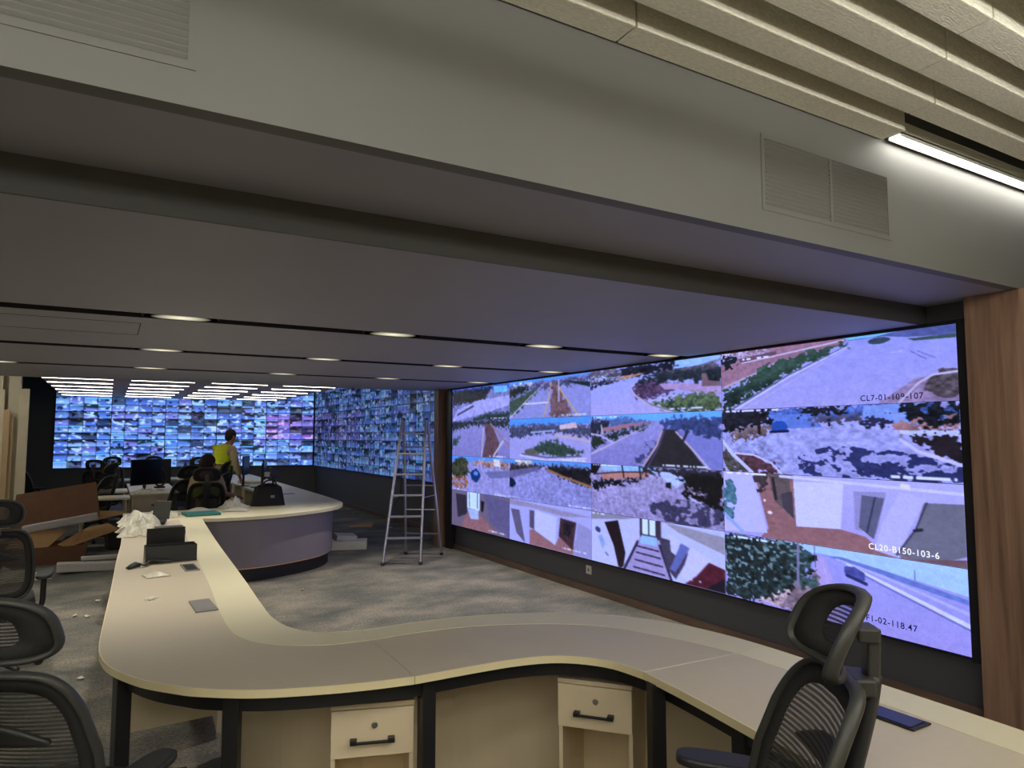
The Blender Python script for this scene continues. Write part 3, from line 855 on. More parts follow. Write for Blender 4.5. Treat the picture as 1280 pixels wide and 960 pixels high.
def pic_c0r3(P):
    P.bg((110, 100, 122), 0.04, (112, 96, 118)); P.p((96, 90, 130), (.6, .0), (1, .1), (1, 1), (.7, .7)); P.p((52, 46, 58), (.08, .1), (.28, .1), (.3, .6), (.12, .76)); P.p((206, 232, 255), (.30, 0), (.52, 0), (.52, .46), (.3, .44), tex=0.03)
    P.l((70, 80, 110), [(.33, 0), (.34, .4)], .02); P.l((70, 80, 110), [(.48, 0), (.48, .4)], .02); P.p(FLOORB, (.2, .9), (.3, .56), (.5, .52), (.8, .94), (.6, 1), (.2, 1), tex=0.1); P.p((170, 190, 236), (.3, .46), (.5, .46), (.5, .7), (.36, .72), tex=0.1); P.p((30, 26, 34), (.54, .18), (.6, .2), (.58, .48), (.54, .46)); P.dots(.68, .94, .92, seed=22)

# near display: four feeds wide, four high, on the right-hand wall
vw = empty('video_wall', 'large seamless lit video wall on the right showing sixteen camera pictures of roads and corridors', 'video wall', (4.40, 5.73, 0.36))
cols_y = [9.27, 7.58, 5.87, 4.06, 2.20]
ZT, ZB = 2.33, 0.36
VO = Vector((4.40, 5.73, 0.36))
MB().bb(0.012, 0.06, 2.20 - 5.73 - 0.03, 9.27 - 5.73 + 0.03, -0.02, 1.985).build('cabinet', M_blackframe, vw)
MB().bb(-0.02, 0.06, 2.135 - 5.73, 2.195 - 5.73, -0.02, 1.99).bb(-0.02, 0.06, 9.275 - 5.73, 9.45 - 5.73, -0.36, 1.99).bb(-0.012, 0.012, 2.195 - 5.73, 9.275 - 5.73, 1.972, 1.99).build('surround', M_blackframe, vw)
rows_z = [ZT, 1.862, 1.362, 0.868, ZB]
paint = globals()
captions = {(3, 0): ('CL7-01-109-107', .66, .95, (20, 24, 60), 0.26), (3, 2): ('CL20-B150-103-6', .67, .93, (245, 245, 255), 0.22), (3, 3): ('F1-02-118.47', .65, .86, (20, 22, 60), 0.19)}
for c in range(4):
    for r in range(4):
        y0, y1 = cols_y[c], cols_y[c + 1]
        W, H = [(110, 60), (130, 66), (180, 84), (290, 120)][c]
        P = Pic(W, H, (y0 - y1) / (rows_z[r] - rows_z[r + 1]))
        paint['pic_c%dr%d' % (c, r)](P)
        # soft signal: slight blur, cool cast
        a = P.a.reshape(H, 2, W, 2, 3).mean((1, 3))
        a = a * (1 + 0.10 * (rng.random((H, W, 1)) - .5))
        k = 0.45
        b2 = a.copy(); b2[1:-1, 1:-1] = (1 - k) * a[1:-1, 1:-1] + k * 0.25 * (a[:-2, 1:-1] + a[2:, 1:-1] + a[1:-1, :-2] + a[1:-1, 2:])
        if c < 3:
            b2[1:-1, 1:-1] = 0.6 * b2[1:-1, 1:-1] + 0.1 * (b2[:-2, 1:-1] + b2[2:, 1:-1] + b2[1:-1, :-2] + b2[1:-1, 2:])
        b2 = b2 * np.array([0.91, 0.94, 1.07])
        g = 0.0015
        fo = picture_plane('camera_feed', b2, (-0.002, y0 - 5.73 - g, rows_z[r] - 0.36 - g), (0, -(y0 - y1) + 2 * g, 0), (0, 0, -(rows_z[r] - rows_z[r + 1]) + 2 * g), vw)
        if (c, r) in captions:
            tx, u, v, colr, wd = captions[(c, r)]
            fc = bpy.data.curves.new('caption', 'FONT'); fc.body = tx; fc.size = 0.055; fc.space_character = 1.15; fc.offset = 0.0006
            to = bpy.data.objects.new('caption', fc); COL.objects.link(to); to.parent = fo
            wy = y0 - 5.73 - u * (y0 - y1); wz = rows_z[r] - 0.36 - v * (rows_z[r] - rows_z[r + 1])
            to.matrix_local = Matrix(((0, 0, -1, -0.006), (-1, 0, 0, wy), (0, 1, 0, wz), (0, 0, 0, 1)))
            key = 'caption ink %d' % sum(colr)
            fc.materials.append(MATS.get(key) or emit(key, colr, SCREEN_E))

# far displays: separate panels, each cut into a 4 x 4 mosaic of small pictures
def mosaic(W, H, nx, ny, warm=0.0, dark=1.0, streak=0.0):
    a = np.zeros((H, W, 3))
    for i in range(nx):
        for j in range(ny):
            x0, x1 = W * i // nx, W * (i + 1) // nx
            y0, y1 = H * j // ny, H * (j + 1) // ny
            w, h = x1 - x0, y1 - y0
            V, U = np.mgrid[0:h, 0:w]; V = V / h; U = U / w
            base = np.array([[104, 140, 235], [140, 168, 250], [136, 136, 225], [90, 120, 210], [150, 190, 255], [120, 150, 225]][rng.integers(6)], float)
            t = np.broadcast_to(base, (h, w, 3)).copy() * (0.7 + 0.45 * V[:, :, None])
            s0 = rng.random() * .9 - .45
            nz = vnoise(w, h, 2, 1, 2)[:, :, None]; nz2 = vnoise(w, h, 2, 2, 2)[:, :, None]
            dk = np.array([[34, 40, 66], [22, 52, 60], [44, 44, 66], [24, 26, 40]][rng.integers(4)], float)
            if rng.random() < 0.6:
                v0 = 0.1 + 0.35 * rng.random()
                k = np.clip((v0 + s0 * (U - .5) - V) * 5 + .5, 0, 1)[:, :, None]
                t = t * (1 - k) + dk * k
            k = np.clip((nz - .66) * 9, 0, 1); t = t * (1 - k) + dk * k
            k = np.clip((nz2 - .60) * 8, 0, 1); t = t * (1 - k) + np.array([200, 222, 255]) * k
            if rng.random() < 0.25:
                k = np.clip((0.22 - V) * 6, 0, 1)[:, :, None]; t = t * (1 - k) + np.array([120, 200, 255]) * k
            t[-1, :] *= 0.45; t[:, -1] *= 0.55
            if rng.random() < 0.1: t *= 0.5
            a[y0:y1, x0:x1] = t
    a[1:-1, 1:-1] = 0.6 * a[1:-1, 1:-1] + 0.1 * (a[:-2, 1:-1] + a[2:, 1:-1] + a[1:-1, :-2] + a[1:-1, 2:])
    a = a * np.array([0.86, 1.0, 1.1])
    if warm: a = a * np.array([1 + .25 * warm, 1 - .22 * warm, 1 - .08 * warm])
    if streak:
        s_ = (0.6 + 0.7 * rng.random(W // 2).repeat(2)[:W])
        a = a * ((1 - streak) + streak * s_)[None, :, None]
    return a * dark

def display_panel(label, o, d, w, h, warm, dark, streak, group):
    """o = lower-left corner seen from the room, d = plan direction to the right"""
    ang = math.atan2(d.y, d.x)
    e = empty('display_panel', label, 'display panel', (o.x, o.y, o.z), ang, group)
    MB().bb(0.001, w - 0.001, 0.0, 0.05, 0.001, h - 0.001).build('bezel', M_blackframe, e)
    b = 0.006
    picture_plane('screen', mosaic(72, 48, 4, 4, warm, dark, streak), (b, -0.001, h - b), (w - 2 * b, 0, 0), (0, 0, -h + 2 * b), e)
PW, PH = 1.213, 0.696
rname = ['bottom', 'middle', 'top']
for c in range(5):
    for r in range(3):
        p = FA + FD * (c * PW + 0.02)
        display_panel(f"{ordn[c]} lit display from the left on the far video wall, {rname[r]} row", Vector((p.x, p.y, 0.86 + r * PH)), FD, PW, PH,
                      (0.9 if (c == 4 and r == 1) else 0.1), 1.0, 0.0, 'displays of the far video wall')
SN = 7
SW = (18.86 - 9.76) / SN
for c in range(SN):
    for r in range(3):
        hh = PH
        y = 18.86 - c * SW
        display_panel(f"{['corner-end', 'second', 'third', 'fourth', 'fifth', 'sixth', 'seventh'][c]} dim display along the far side wall from its corner, {rname[r]} row",
                      Vector((4.83, y, 0.85 + r * hh)), Vector((0, -1)), SW, hh, (0.5 if (r == 1 and c < 3) else 0.1), 0.62, 0.5, 'displays of the side video wall')

# wall socket under the near display
ws = empty('wall_socket', 'white wall socket plate low on the dark wall under the right video wall', 'socket', (XR, 6.0, 0.235))
MB().bb(-0.012, 0, -0.045, 0.045, -0.045, 0.045).build('plate', M_white, ws, bevel=0.004)
MB().cyl((-0.014, 0, 0.0), (-0.006, 0, 0), 0.017).build('outlet', M_greylid, ws)
# hanging cables below the far side display
for lab, pts in (('thin dark cable dangling under the side displays left of the ladder', [(4.88, 12.5, 0.86), (4.87, 12.55, 0.7), (4.88, 12.6, 0.5), (4.87, 12.8, 0.36), (4.88, 12.9, 0.3)]),
                 ('thin dark cable dangling under the side displays behind the ladder', [(4.88, 11.4, 0.86), (4.87, 11.5, 0.62), (4.86, 11.3, 0.55), (4.87, 11.55, 0.42), (4.86, 11.35, 0.36), (4.87, 11.5, 0.28)])):
    tag(MB().tube(spline(pts, 6), 0.007, n=6).build('hanging_cable', M_metal_black, smooth=True), lab, 'cable', 'hanging cables')

# ================================================================== CONSOLE DESK (near)
TOPZ = 0.75; TH = 0.028
front_px = [(0.15, 8.25), (0.132, 6.885), (0.087, 5.846), (0.045, 4.68), (0.013, 3.909), (0.0, 3.521), (0.01, 3.33), (0.046, 3.161), (0.135, 2.966), (0.238, 2.83), (0.316, 2.75), (0.485, 2.635), (0.688, 2.555), (0.85, 2.51), (1.027, 2.478)]
frontB = [(1.027, 2.478), (1.3, 2.472), (1.46, 2.46), (1.597, 2.424), (1.70, 2.35), (1.775, 2.236), (1.803, 2.082)]
frontC = [(1.803, 2.082), (1.785, 1.85), (1.762, 1.647), (1.735, 1.431), (1.712, 1.25), (1.69, 0.9), (1.66, 0.2), (1.66, -0.8)]
backA = [(0.915, 8.25), (0.835, 6.53), (0.775, 4.784), (0.742, 3.95), (0.737, 3.60), (0.775, 3.38), (0.868, 3.235), (1.05, 3.172)]
backB = [(1.05, 3.172), (1.28, 3.175), (1.549, 3.155), (1.84, 3.065), (2.085, 2.921), (2.28, 2.72), (2.399, 2.48), (2.45, 2.25), (2.465, 2.075)]
backC = [(2.465, 2.075), (2.466, 1.892), (2.455, 1.512), (2.45, 1.208), (2.44, 0.9), (2.43, 0.2), (2.43, -0.8)]
ledA = [(0.69, 8.25), (0.62, 6.4), (0.565, 4.7), (0.53, 3.95), (0.52, 3.55), (0.545, 3.33), (0.645, 3.16), (0.83, 3.04), (1.04, 3.005)]
ledB = [(1.04, 3.005), (1.28, 3.010), (1.561, 2.965), (1.872, 2.821), (2.07, 2.641), (2.217, 2.318), (2.285, 2.06)]
ledC = [(2.285, 2.06), (2.29, 1.75), (2.285, 1.425), (2.27, 1.0), (2.26, 0.2), (2.26, -0.8)]
desk = empty('console_desk', 'long winding beige console desk with cream edges curving through the foreground', 'desk', (0, 0, 0))
def seg(o_front, o_back, z0, z1):
    return [(p.x, p.y) for p in spline(o_front, 6)] + [(p.x, p.y) for p in reversed(spline(o_back, 6))]
def shrink_ends(pts, k):
    """pull the last and first points a little along the path so neighbouring tops leave a seam"""
    a = [Vector(p) for p in pts]
    a[0] = a[0] + (a[1] - a[0]).normalized() * k
    a[-1] = a[-1] + (a[-2] - a[-1]).normalized() * k
    return [(p.x, p.y) for p in a]
for F_, L_, B_ in ((front_px, ledA, backA), (frontB, ledB, backB), (frontC, ledC, backC)):
    F2, L2, B2 = (shrink_ends(q_, 0.0012) for q_ in (F_, L_, B_))
    MB().prism(seg(F2, L2, 0, 0), TOPZ - TH, TOPZ).build('worktop', M_top, desk)
    o = MB().prism(seg(L2, B2, 0, 0), TOPZ - TH, TOPZ + 0.0015).build('rear_strip', M_ledge, desk)
    sp_ = spline(F2, 6)
    MB().ribbon([(p.x, p.y) for p in sp_], TOPZ - TH - 0.0005, TOPZ + 0.0008, 0.004).build('edge_band', M_edge, desk)
    sp_ = spline(B2, 6)
    MB().ribbon([(p.x, p.y) for p in sp_], TOPZ - TH - 0.0005, TOPZ + 0.002, 0.003).build('edge_band', M_edge, desk)
# white join inlay between second and third top
MB().box(((1.803 + 2.285) / 2, 2.071, TOPZ + 0.0006), (0.483, 0.005, 0.0014), (0, 0, math.atan2(-0.022, 0.482))).build('join_strip', M_white, desk)
# black steel underframe
def offset_path(path, d):
    P = [Vector((p[0], p[1])) for p in path]; out = []
    for i in range(len(P)):
        a = P[max(0, i - 1)]; b = P[min(len(P) - 1, i + 1)]
        t = (b - a).normalized(); nn = Vector((-t.y, t.x))
        out.append((P[i].x + nn.x * d, P[i].y + nn.y * d))
    return out
Fall = spline(front_px, 5)[:-1] + spline(frontB, 5)[:-1] + spline(frontC, 5)
Fall = [(p.x, p.y) for p in Fall]
Lall = spline(ledA, 5)[:-1] + spline(ledB, 5)[:-1] + spline(ledC, 5)
Lall = [(p.x, p.y) for p in Lall]
MB().ribbon(offset_path(Fall, 0.075), 0.655, TOPZ - TH - 0.001, 0.04).build('steel_rail', M_metal_black, desk)
MB().ribbon(offset_path(Lall, -0.02), 0.66, TOPZ - TH - 0.001, 0.03).build('steel_rail', M_metal_black, desk)
for x, y, a in ((0.085, 3.20, 0.3), (0.43, 2.76, -0.45), (1.105, 2.545, 0), (1.815, 2.03, -0.3), (1.83, 1.63, 0), (1.76, 0.6, 0), (0.16, 4.9, 0), (0.2, 6.6, 0), (0.24, 8.0, 0)):
    MB().box((x, y, 0.362), (0.055, 0.055, 0.724), (0, 0, a)).build('leg', M_metal_black, desk, bevel=0.003)
# modesty panels
mp_path = [p for p in offset_path(Lall, 0.04)]
i0 = min(range(len(mp_path)), key=lambda i: (mp_path[i][0] - 0.52) ** 2 + (mp_path[i][1] - 3.9) ** 2)
MB().ribbon(mp_path[i0:], 0.03, 0.655, 0.018).build('modesty_panel', M_panel, desk)
MB().ribbon(mp_path[:i0 - 1], 0.03, 0.655, 0.018).build('modesty_panel', M_panel, desk)
MB().box((0.26, 3.36, 0.55), (0.40, 0.018, 0.25), (0, 0, 0.05)).build('modesty_panel', M_panel, desk)

def pedestal(label, a, b, group):
    """open drawer pedestal: a, b = left and right front corners of its top"""
    a, b = Vector(a), Vector(b)
    w = (b - a).length; ang = math.atan2((b - a).y, (b - a).x)
    e = empty('drawer_pedestal', label, 'drawer pedestal', (a.x, a.y, 0), ang, group)
    D, H = 0.42, 0.625
    m = MB()
    m.bb(0, 0.016, 0.0, D, 0.02, H - 0.018); m.bb(w - 0.016, w, 0.0, D, 0.02, H - 0.018)
    m.bb(0.016, w - 0.016, 0.006, D, 0.02, 0.038); m.bb(0.016, w - 0.016, D - 0.012, D, 0.038, H - 0.018)
    m.bb(0.016, w - 0.016, 0.01, D - 0.012, H - 0.20, H - 0.185)
    m.build('carcass', M_pedestal, e)
    MB().bb(-0.003, w + 0.003, -0.012, D, H - 0.018, H).build('top', M_pedestal, e, bevel=0.002)
    d = MB().bb(0.0, w, -0.016, -0.001, H - 0.195, H - 0.021).build('drawer', M_pedestal, e, bevel=0.0015)
    hx0, hx1, hz = w * 0.24, w * 0.74, H - 0.135
    MB().bb(hx0, hx1, -0.044, -0.034, hz - 0.005, hz + 0.005).bb(hx0 - 0.004, hx0 + 0.022, -0.044, -0.015, hz - 0.006, hz + 0.012).bb(hx1 - 0.018, hx1 + 0.008, -0.044, -0.015, hz - 0.006, hz + 0.012).build('handle', M_metal_black, d, bevel=0.002)
    lk = MB().cyl((w * 0.52, -0.024, H - 0.078), (w * 0.52, -0.015, H - 0.078), 0.0125, n=24).build('lock', M_chrome, d, smooth=False, bevel=0.002)
    for x in (0.03, w - 0.03):
        for y in (0.04, D - 0.04):
            MB().cyl((x, y, 0.0), (x, y, 0.021), 0.018).build('caster', M_plastic, e)
    return e
GP = 'drawer pedestals under the console desk'
pedestal('cream drawer pedestal under the desk beside the central black leg', (0.775, 2.69), (1.07, 2.59), GP)
pedestal('cream drawer pedestal under the desk at the inner bend, right of the other', (1.70, 2.51), (1.905, 2.275), GP)

# ================================================================== SECOND COUNTER
outer = [(0.925, 8.26), (1.15, 8.20), (1.643, 8.227), (2.166, 8.46), (2.524, 8.76), (2.75, 9.20), (2.83, 9.86), (2.866, 11.285), (2.90, 13.9), (2.92, 17.3)]
inner = [(2.10, 17.3), (2.10, 13.0), (2.10, 10.6), (2.02, 10.08), (1.80, 9.72), (1.45, 9.47), (0.95, 9.33), (0.18, 9.28)]
cd = empty('console_desk', 'far rounded counter desk with mauve-grey curved front and black bag on top', 'desk', (0, 0, 0))
so = spline(outer, 6); si_ = spline(inner, 6)
MB().prism([(0.165, 8.26)] + [(p.x, p.y) for p in so] + [(p.x, p.y) for p in si_], TOPZ - 0.035, TOPZ).build('worktop', M_ledge, cd)
inn_off = [p for p in offset_path([(p.x, p.y) for p in so], 0.14)]
MB().ribbon(inn_off, 0.16, TOPZ - 0.036, 0.02).build('curved_front', M_counter, cd)
MB().ribbon(offset_path([(p.x, p.y) for p in so], 0.19), 0.0, 0.16, 0.02).build('plinth', M_metal_black, cd)
MB().ribbon(offset_path([(p.x, p.y) for p in so], 0.165)[6:42], 0.146, 0.156, 0.02).build('plinth_light', M_led, cd)
for y in (10.7, 11.9, 13.1, 14.3, 15.5, 16.7):
    MB().bb(2.14, 2.60, y - 0.012, y + 0.012, 0.0, TOPZ - 0.036).build('end_panel', M_panel, cd)
    MB().bb(2.14, 2.16, y + 0.03, y + 0.34, 0.06, TOPZ - 0.06).build('end_panel', M_panel, cd)
for x in (0.3, 1.3):
    MB().bb(x - 0.012, x + 0.012, 8.5, 9.2, 0.0, TOPZ - 0.036).build('end_panel', M_panel, cd)

# ================================================================== SMALL THINGS ON THE NEAR DESK
def thing_box(name, label, cat, loc, rz, size, m, bevel=0.003, group=None):
    o = MB().box((0, 0, size[2] / 2), size).build(name, m, None, loc, (0, 0, rz), bevel=bevel)
    return tag(o, label, cat, group)
Z0 = TOPZ + 0.0008
lid = empty('grommet_cover', 'square grey cable cover lying near the rear strip of the near desk', 'cable cover', (0.467, 4.04, Z0), 0.04)
MB().box((0, 0.02, 0.004), (0.105, 0.24, 0.008)).build('flap', M_greylid, lid, bevel=0.002)
MB().box((0, -0.118, 0.004), (0.108, 0.03, 0.008)).build('hinge', M_greylid, lid, bevel=0.002)
gr = empty('desk_grommet', 'open square black cable hole in the near desk in front of the trays', 'grommet', (0.515, 5.25, Z0), 0.04)
MB().box((0, 0.13, 0.003), (0.09, 0.02, 0.006)).box((0, -0.13, 0.003), (0.09, 0.02, 0.006)).box((-0.04, 0, 0.003), (0.01, 0.26, 0.006)).box((0.04, 0, 0.003), (0.01, 0.26, 0.006)).build('rim', M_greylid, gr)
MB().box((0, 0, 0.001), (0.072, 0.24, 0.002)).build('opening', M_metal_black, gr)
gr2 = empty('desk_grommet', 'dark cable cover set in the desk behind the right-hand chair', 'grommet', (2.20, 1.34, Z0), 0.02)
MB().box((0, 0, 0.003), (0.10, 0.17, 0.006)).build('rim', M_metal_black, gr2, bevel=0.002)
MB().box((0, 0, 0.007), (0.08, 0.14, 0.002)).build('flap', M_blackglass, gr2)

def open_box(label, loc, rz, w, d, h, lid_ang, group=None):
    e = empty('black_box', label, 'box', loc, rz, group)
    MB().bb(-w / 2, w / 2, -d / 2, d / 2, 0, 0.004).bb(-w / 2, w / 2, -d / 2, -d / 2 + 0.004, 0, h).bb(-w / 2, w / 2, d / 2 - 0.004, d / 2, 0, h).bb(-w / 2, -w / 2 + 0.004, -d / 2, d / 2, 0, h).bb(w / 2 - 0.004, w / 2, -d / 2, d / 2, 0, h).build('tray', M_metal_black, e)
    if lid_ang is not None:
        MB().bb(-w / 2, w / 2, -0.004, 0, 0, d * 0.9).build('lid', M_metal_black, e, (0, d / 2, h), (lid_ang, 0, 0))
    return e
GB = 'black boxes on the near desk'
open_box('open black tray box standing behind the tangled cables, nearest of the desk boxes', (0.42, 5.62, Z0), 0.04, 0.33, 0.16, 0.115, None, GB)
open_box('black box with upright lid just behind the nearest tray box', (0.42, 6.02, Z0), 0.0, 0.27, 0.16, 0.04, 0.12, GB)
cb = empty('black_box', 'closed flat black box farthest up the near desk by the film', 'box', (0.52, 7.12, Z0), 0.03, GB)
MB().box((0, 0, 0.022), (0.24, 0.22, 0.044)).build('base', M_metal_black, cb, bevel=0.006)
MB().box((0, 0.01, 0.056), (0.235, 0.20, 0.022)).build('lid', M_lumbar, cb, bevel=0.008)
ps = empty('phone_stand', 'small dark tilted desk phone screen on stand beside crumpled film', 'desk phone', (0.47, 8.0, Z0 + 0.009), -0.2)
MB().box((-0.02, -0.05, 0.02), (0.20, 0.16, 0.035), (0.1, 0, 0)).build('base', M_metal_black, ps, bevel=0.006)
MB().box((0.03, 0.03, 0.13), (0.16, 0.012, 0.19), (-0.35, 0.05, 0)).build('screen', M_rim, ps, bevel=0.004)
# cables in front of the tray
ck = MB()
for k in range(5):
    pts = [(0.14 + 0.02 * k, 5.38 + 0.01 * k, Z0 + 0.012), (0.19, 5.45 + 0.02 * random.random(), Z0 + 0.03), (0.25, 5.42 + 0.04 * random.random(), Z0 + 0.014), (0.30, 5.50 + 0.04 * random.random(), Z0 + 0.03), (0.36 + 0.02 * k, 5.50, Z0 + 0.012)]
    ck.tube(spline(pts, 5), 0.007, n=6)
ck.tube([(0.15, 5.38, Z0 + 0.014), (0.22, 5.43, Z0 + 0.02)], 0.013, n=8)
tag(ck.build('cable_bundle', M_metal_black, smooth=True), 'tangled black cables lying in front of the open tray box', 'cables')
bagm = MB().grid(lambda u, v: Vector((0.14 * (u - .5), 0.13 * (v - .5), 0.004 + 0.022 * math.sin(PI * u) * math.sin(PI * v) * (0.6 + 0.5 * math.sin(9 * u + 5 * v)))), 12, 10)
tag(bagm.build('plastic_pouch', M_bag, None, (0.30, 5.06, Z0), (0, 0, 0.2), smooth=True, solid=0.002), 'small clear plastic pouch lying on the near desk before the cables', 'pouch')
ad = empty('screw_pack', 'tiny white fitting lying alone on the bare near desk', 'fitting', (0.238, 4.34, Z0), 0.3)
MB().box((0, 0, 0.007), (0.03, 0.03, 0.014)).build('body', M_white, ad, bevel=0.003)
MB().cyl((0.01, 0, 0.008), (0.04, 0.012, 0.006), 0.004).cyl((-0.01, 0, 0.008), (-0.03, 0.02, 0.006), 0.004).build('pins', M_white, ad)

def crumple(name, label, cat, loc, rz, sx, sy, sz, m, seed, n=26, group=None):
    r = np.random.default_rng(seed)
    nz = vnoise(n + 1, n + 1, 5 if sy < 1 else 11, 5, 2, seed); nz2 = vnoise(n + 1, n + 1, 6, 6, 2, seed + 1)
    def f(u, v):
        i, j = int(round(u * n)), int(round(v * n))
        ed = math.sin(PI * u) * math.sin(PI * v)
        rr = 0.75 + 0.5 * nz2[i, j]
        return Vector((sx * (u - .5) * rr, sy * (v - .5) * rr, 0.003 + sz * (ed ** 0.6) * (nz[i, j] ** 1.2) * 1.6))
    o = MB().grid(f, n, n).build(name, m, None, loc, (0, 0, rz), smooth=False, solid=0.0015)
    return tag(o, label, cat, group)
crumple('plastic_film', 'crumpled clear plastic film heaped on the near desk at its left edge', 'plastic film', (0.30, 7.8, Z0), 0.0, 0.36, 1.3, 0.13, M_bag, 3)
crumple('plastic_film', 'flat clear plastic wrap sheets spread around the far end of the near desk', 'plastic film', (0.55, 8.8, Z0), -0.1, 0.36, 0.6, 0.07, M_bag, 9)
fo_ = empty('folder', 'teal folder lying on the counter beside white paper sheets', 'folder', (0.95, 8.66, Z0), 0.12)
MB().box((0, 0, 0.015), (0.36, 0.30, 0.03)).build('cover', M_teal, fo_, bevel=0.006)
GPp = 'loose white papers'
for k, (x, y, a, lab) in enumerate(((1.00, 9.07, 0.3, 'white paper sheet behind the teal folder'), (1.36, 8.92, -0.3, 'white sheet left of the black bag on the counter'),)):
    tag(MB().grid(lambda u, v: Vector((0.30 * (u - .5), 0.21 * (v - .5), 0.002 + 0.03 * math.sin(PI * u) * (0.3 + v))), 8, 6).build('paper_sheet', M_paper, None, (x, y, Z0), (0, 0, a), smooth=True, solid=0.001), lab, 'paper', GPp)
crumple('white_cloth', 'crumpled white wrapping beside the seated person on the counter', 'wrapping', (1.40, 9.27, Z0), 0.1, 0.3, 0.22, 0.12, M_paper, 15)

# black bag on the counter with gear on top
bg_ = empty('black_bag', 'black nylon equipment bag standing on the far rounded counter', 'bag', (1.83, 9.45, Z0), 0.0)
def bagf(u, v):
    a = 2 * PI * u
    k = 1 - 0.30 * v
    c_, s_ = math.cos(a), math.sin(a)
    sq = (abs(c_) ** 4 + abs(s_) ** 4) ** -0.25
    return Vector((0.215 * k * c_ * sq + 0.01 * math.sin(5 * a + 4 * v), 0.14 * k * s_ * sq, 0.24 * v))
bm_ = MB().grid(bagf, 32, 8)
bm_.sphere((0, 0, 0.235), 0.14, (1.08, 0.72, 0.35), 16)
bm_.build('body', M_blackbag, bg_, smooth=True)
MB().tube(spline([(-0.09, -0.10, 0.22), (-0.07, -0.11, 0.30), (0, -0.11, 0.33), (0.07, -0.11, 0.30), (0.09, -0.10, 0.22)], 5), 0.010, n=6).build('handle', M_blackbag, bg_, smooth=True)
MB().box((0.03, -0.146, 0.12), (0.05, 0.004, 0.035)).build('badge', M_greylid, bg_)
gx = empty('video_light', 'black tripod light head standing out of the black bag', 'tripod light', (1.95, 9.75, Z0 + 0.005), 0.2)
MB().cyl((0, 0, 0.0), (0, 0, 0.34), 0.015).build('pole', M_plastic, gx)
MB().box((0.02, 0, 0.40), (0.16, 0.09, 0.12), (0, 0.2, 0)).build('head', M_plastic, gx, bevel=0.015)
MB().box((-0.08, 0, 0.38), (0.06, 0.07, 0.06)).build('bracket', M_white, gx, bevel=0.008)
MB().cyl((-0.1, 0.0, 0.004), (0.1, 0.0, 0.004), 0.008).cyl((0, -0.1, 0.004), (0, 0.1, 0.004), 0.008).build('foot', M_plastic, gx)

def monitor(label, loc, rz, w=0.54, h=0.32, lift=0.16, group=None, tilt=0.0):
    e = empty('computer_monitor', label, 'monitor', loc, rz, group)
    MB().box((0, 0, lift + h / 2), (w, 0.022, h), (tilt, 0, 0)).build('casing', M_plastic, e, bevel=0.006)
    MB().box((0, -0.0125, lift + h / 2), (w - 0.02, 0.002, h - 0.02), (tilt, 0, 0)).build('screen', M_blackglass, e)
    MB().box((0, 0.035, lift + h * 0.35), (0.05, 0.025, h * 0.9)).cyl((0, 0.035, 0.01), (0, 0.035, lift + 0.08), 0.02).build('neck', M_plastic, e, bevel=0.003)
    MB().cyl((0, 0.03, 0.0), (0, 0.03, 0.012), 0.11, n=24).build('foot', M_plastic, e, bevel=0.003)
    return e
GM = 'monitors on the far desks'
monitor('dark monitor seen almost edge-on on the counter, behind the black bag', (2.28, 12.1, Z0), math.radians(74), 0.56, 0.34, 0.17, GM)
monitor('dark monitor seen almost edge-on, farther along the counter by the standing person', (2.16, 13.2, Z0), math.radians(70), 0.56, 0.34, 0.20, GM)
tb = thing_box('folder', 'mint green folder on the counter between the two edge-on monitors', 'folder', (2.32, 12.65, Z0), 0.1, (0.26, 0.34, 0.025), mat('mint folder', (70, 170, 160), 0.5))
thing_box('paper_stack', 'stack of white papers on the counter beneath the farther edge-on monitor', 'paper', (2.38, 13.9, Z0), 0.3, (0.30, 0.5, 0.05), M_paper)
for k, (x, y, lab) in enumerate(((2.45, 11.1, 'flush dark grommet plate on the counter right of the bag, nearer one'), (2.38, 12.0, 'flush dark grommet plate on the counter right of the bag, farther one'))):
    thing_box('desk_grommet', lab, 'grommet', (x, y, Z0), 0, (0.18, 0.10, 0.006), M_greylid, 0.002, 'flush grommets on the counter')

# ================================================================== SIDE DESKS
def small_desk(label, x0, x1, y0, y1, panel_front=True, group=None):
    e = empty('side_desk', label, 'desk', ((x0 + x1) / 2, (y0 + y1) / 2, 0), 0, group)
    w, d = (x1 - x0) / 2, (y1 - y0) / 2
    MB().bb(-w, w, -d, d, TOPZ - 0.03, TOPZ).build('worktop', M_ledge, e, bevel=0.003)
    if panel_front:
        MB().bb(-w + 0.04, w - 0.08, -d + 0.06, -d + 0.08, 0.02, TOPZ - 0.03).build('front_panel', M_panel, e)
    for sx in (-1, 1):
        MB().bb(sx * (w - 0.05) - 0.012, sx * (w - 0.05) + 0.012, -d + 0.085, d - 0.06, 0.0, TOPZ - 0.03).build('side_panel', M_panel, e)
    return e
small_desk('narrow cream side desk facing end-on with monitors on top', 0.33, 1.02, 12.25, 15.0)
small_desk('low cream desk behind the cardboard carton, nearer one', -0.35, 0.31, 11.62, 12.2, False, 'cream desks at far left')
small_desk('cream desk left of the side desk with monitors, farther one', -0.35, 0.31, 13.0, 13.7, False, 'cream desks at far left')
small_desk('cream desk below the far video wall, behind the side desk', -0.3, 1.6, 16.2, 16.9, False)
monitor('large dark monitor turned left on the side desk, nearer of the pair', (0.56, 12.85, Z0), math.radians(35), 0.56, 0.42, 0.10, 'monitors on the side desk')
mm = empty('computer_monitor', 'grey-backed monitor on oval stand on the side desk, behind the other', 'monitor', (0.76, 13.15, Z0), math.radians(200), 'monitors on the side desk')
MB().box((0, 0, 0.30), (0.40, 0.05, 0.42)).build('casing', M_lumbar, mm, bevel=0.02)
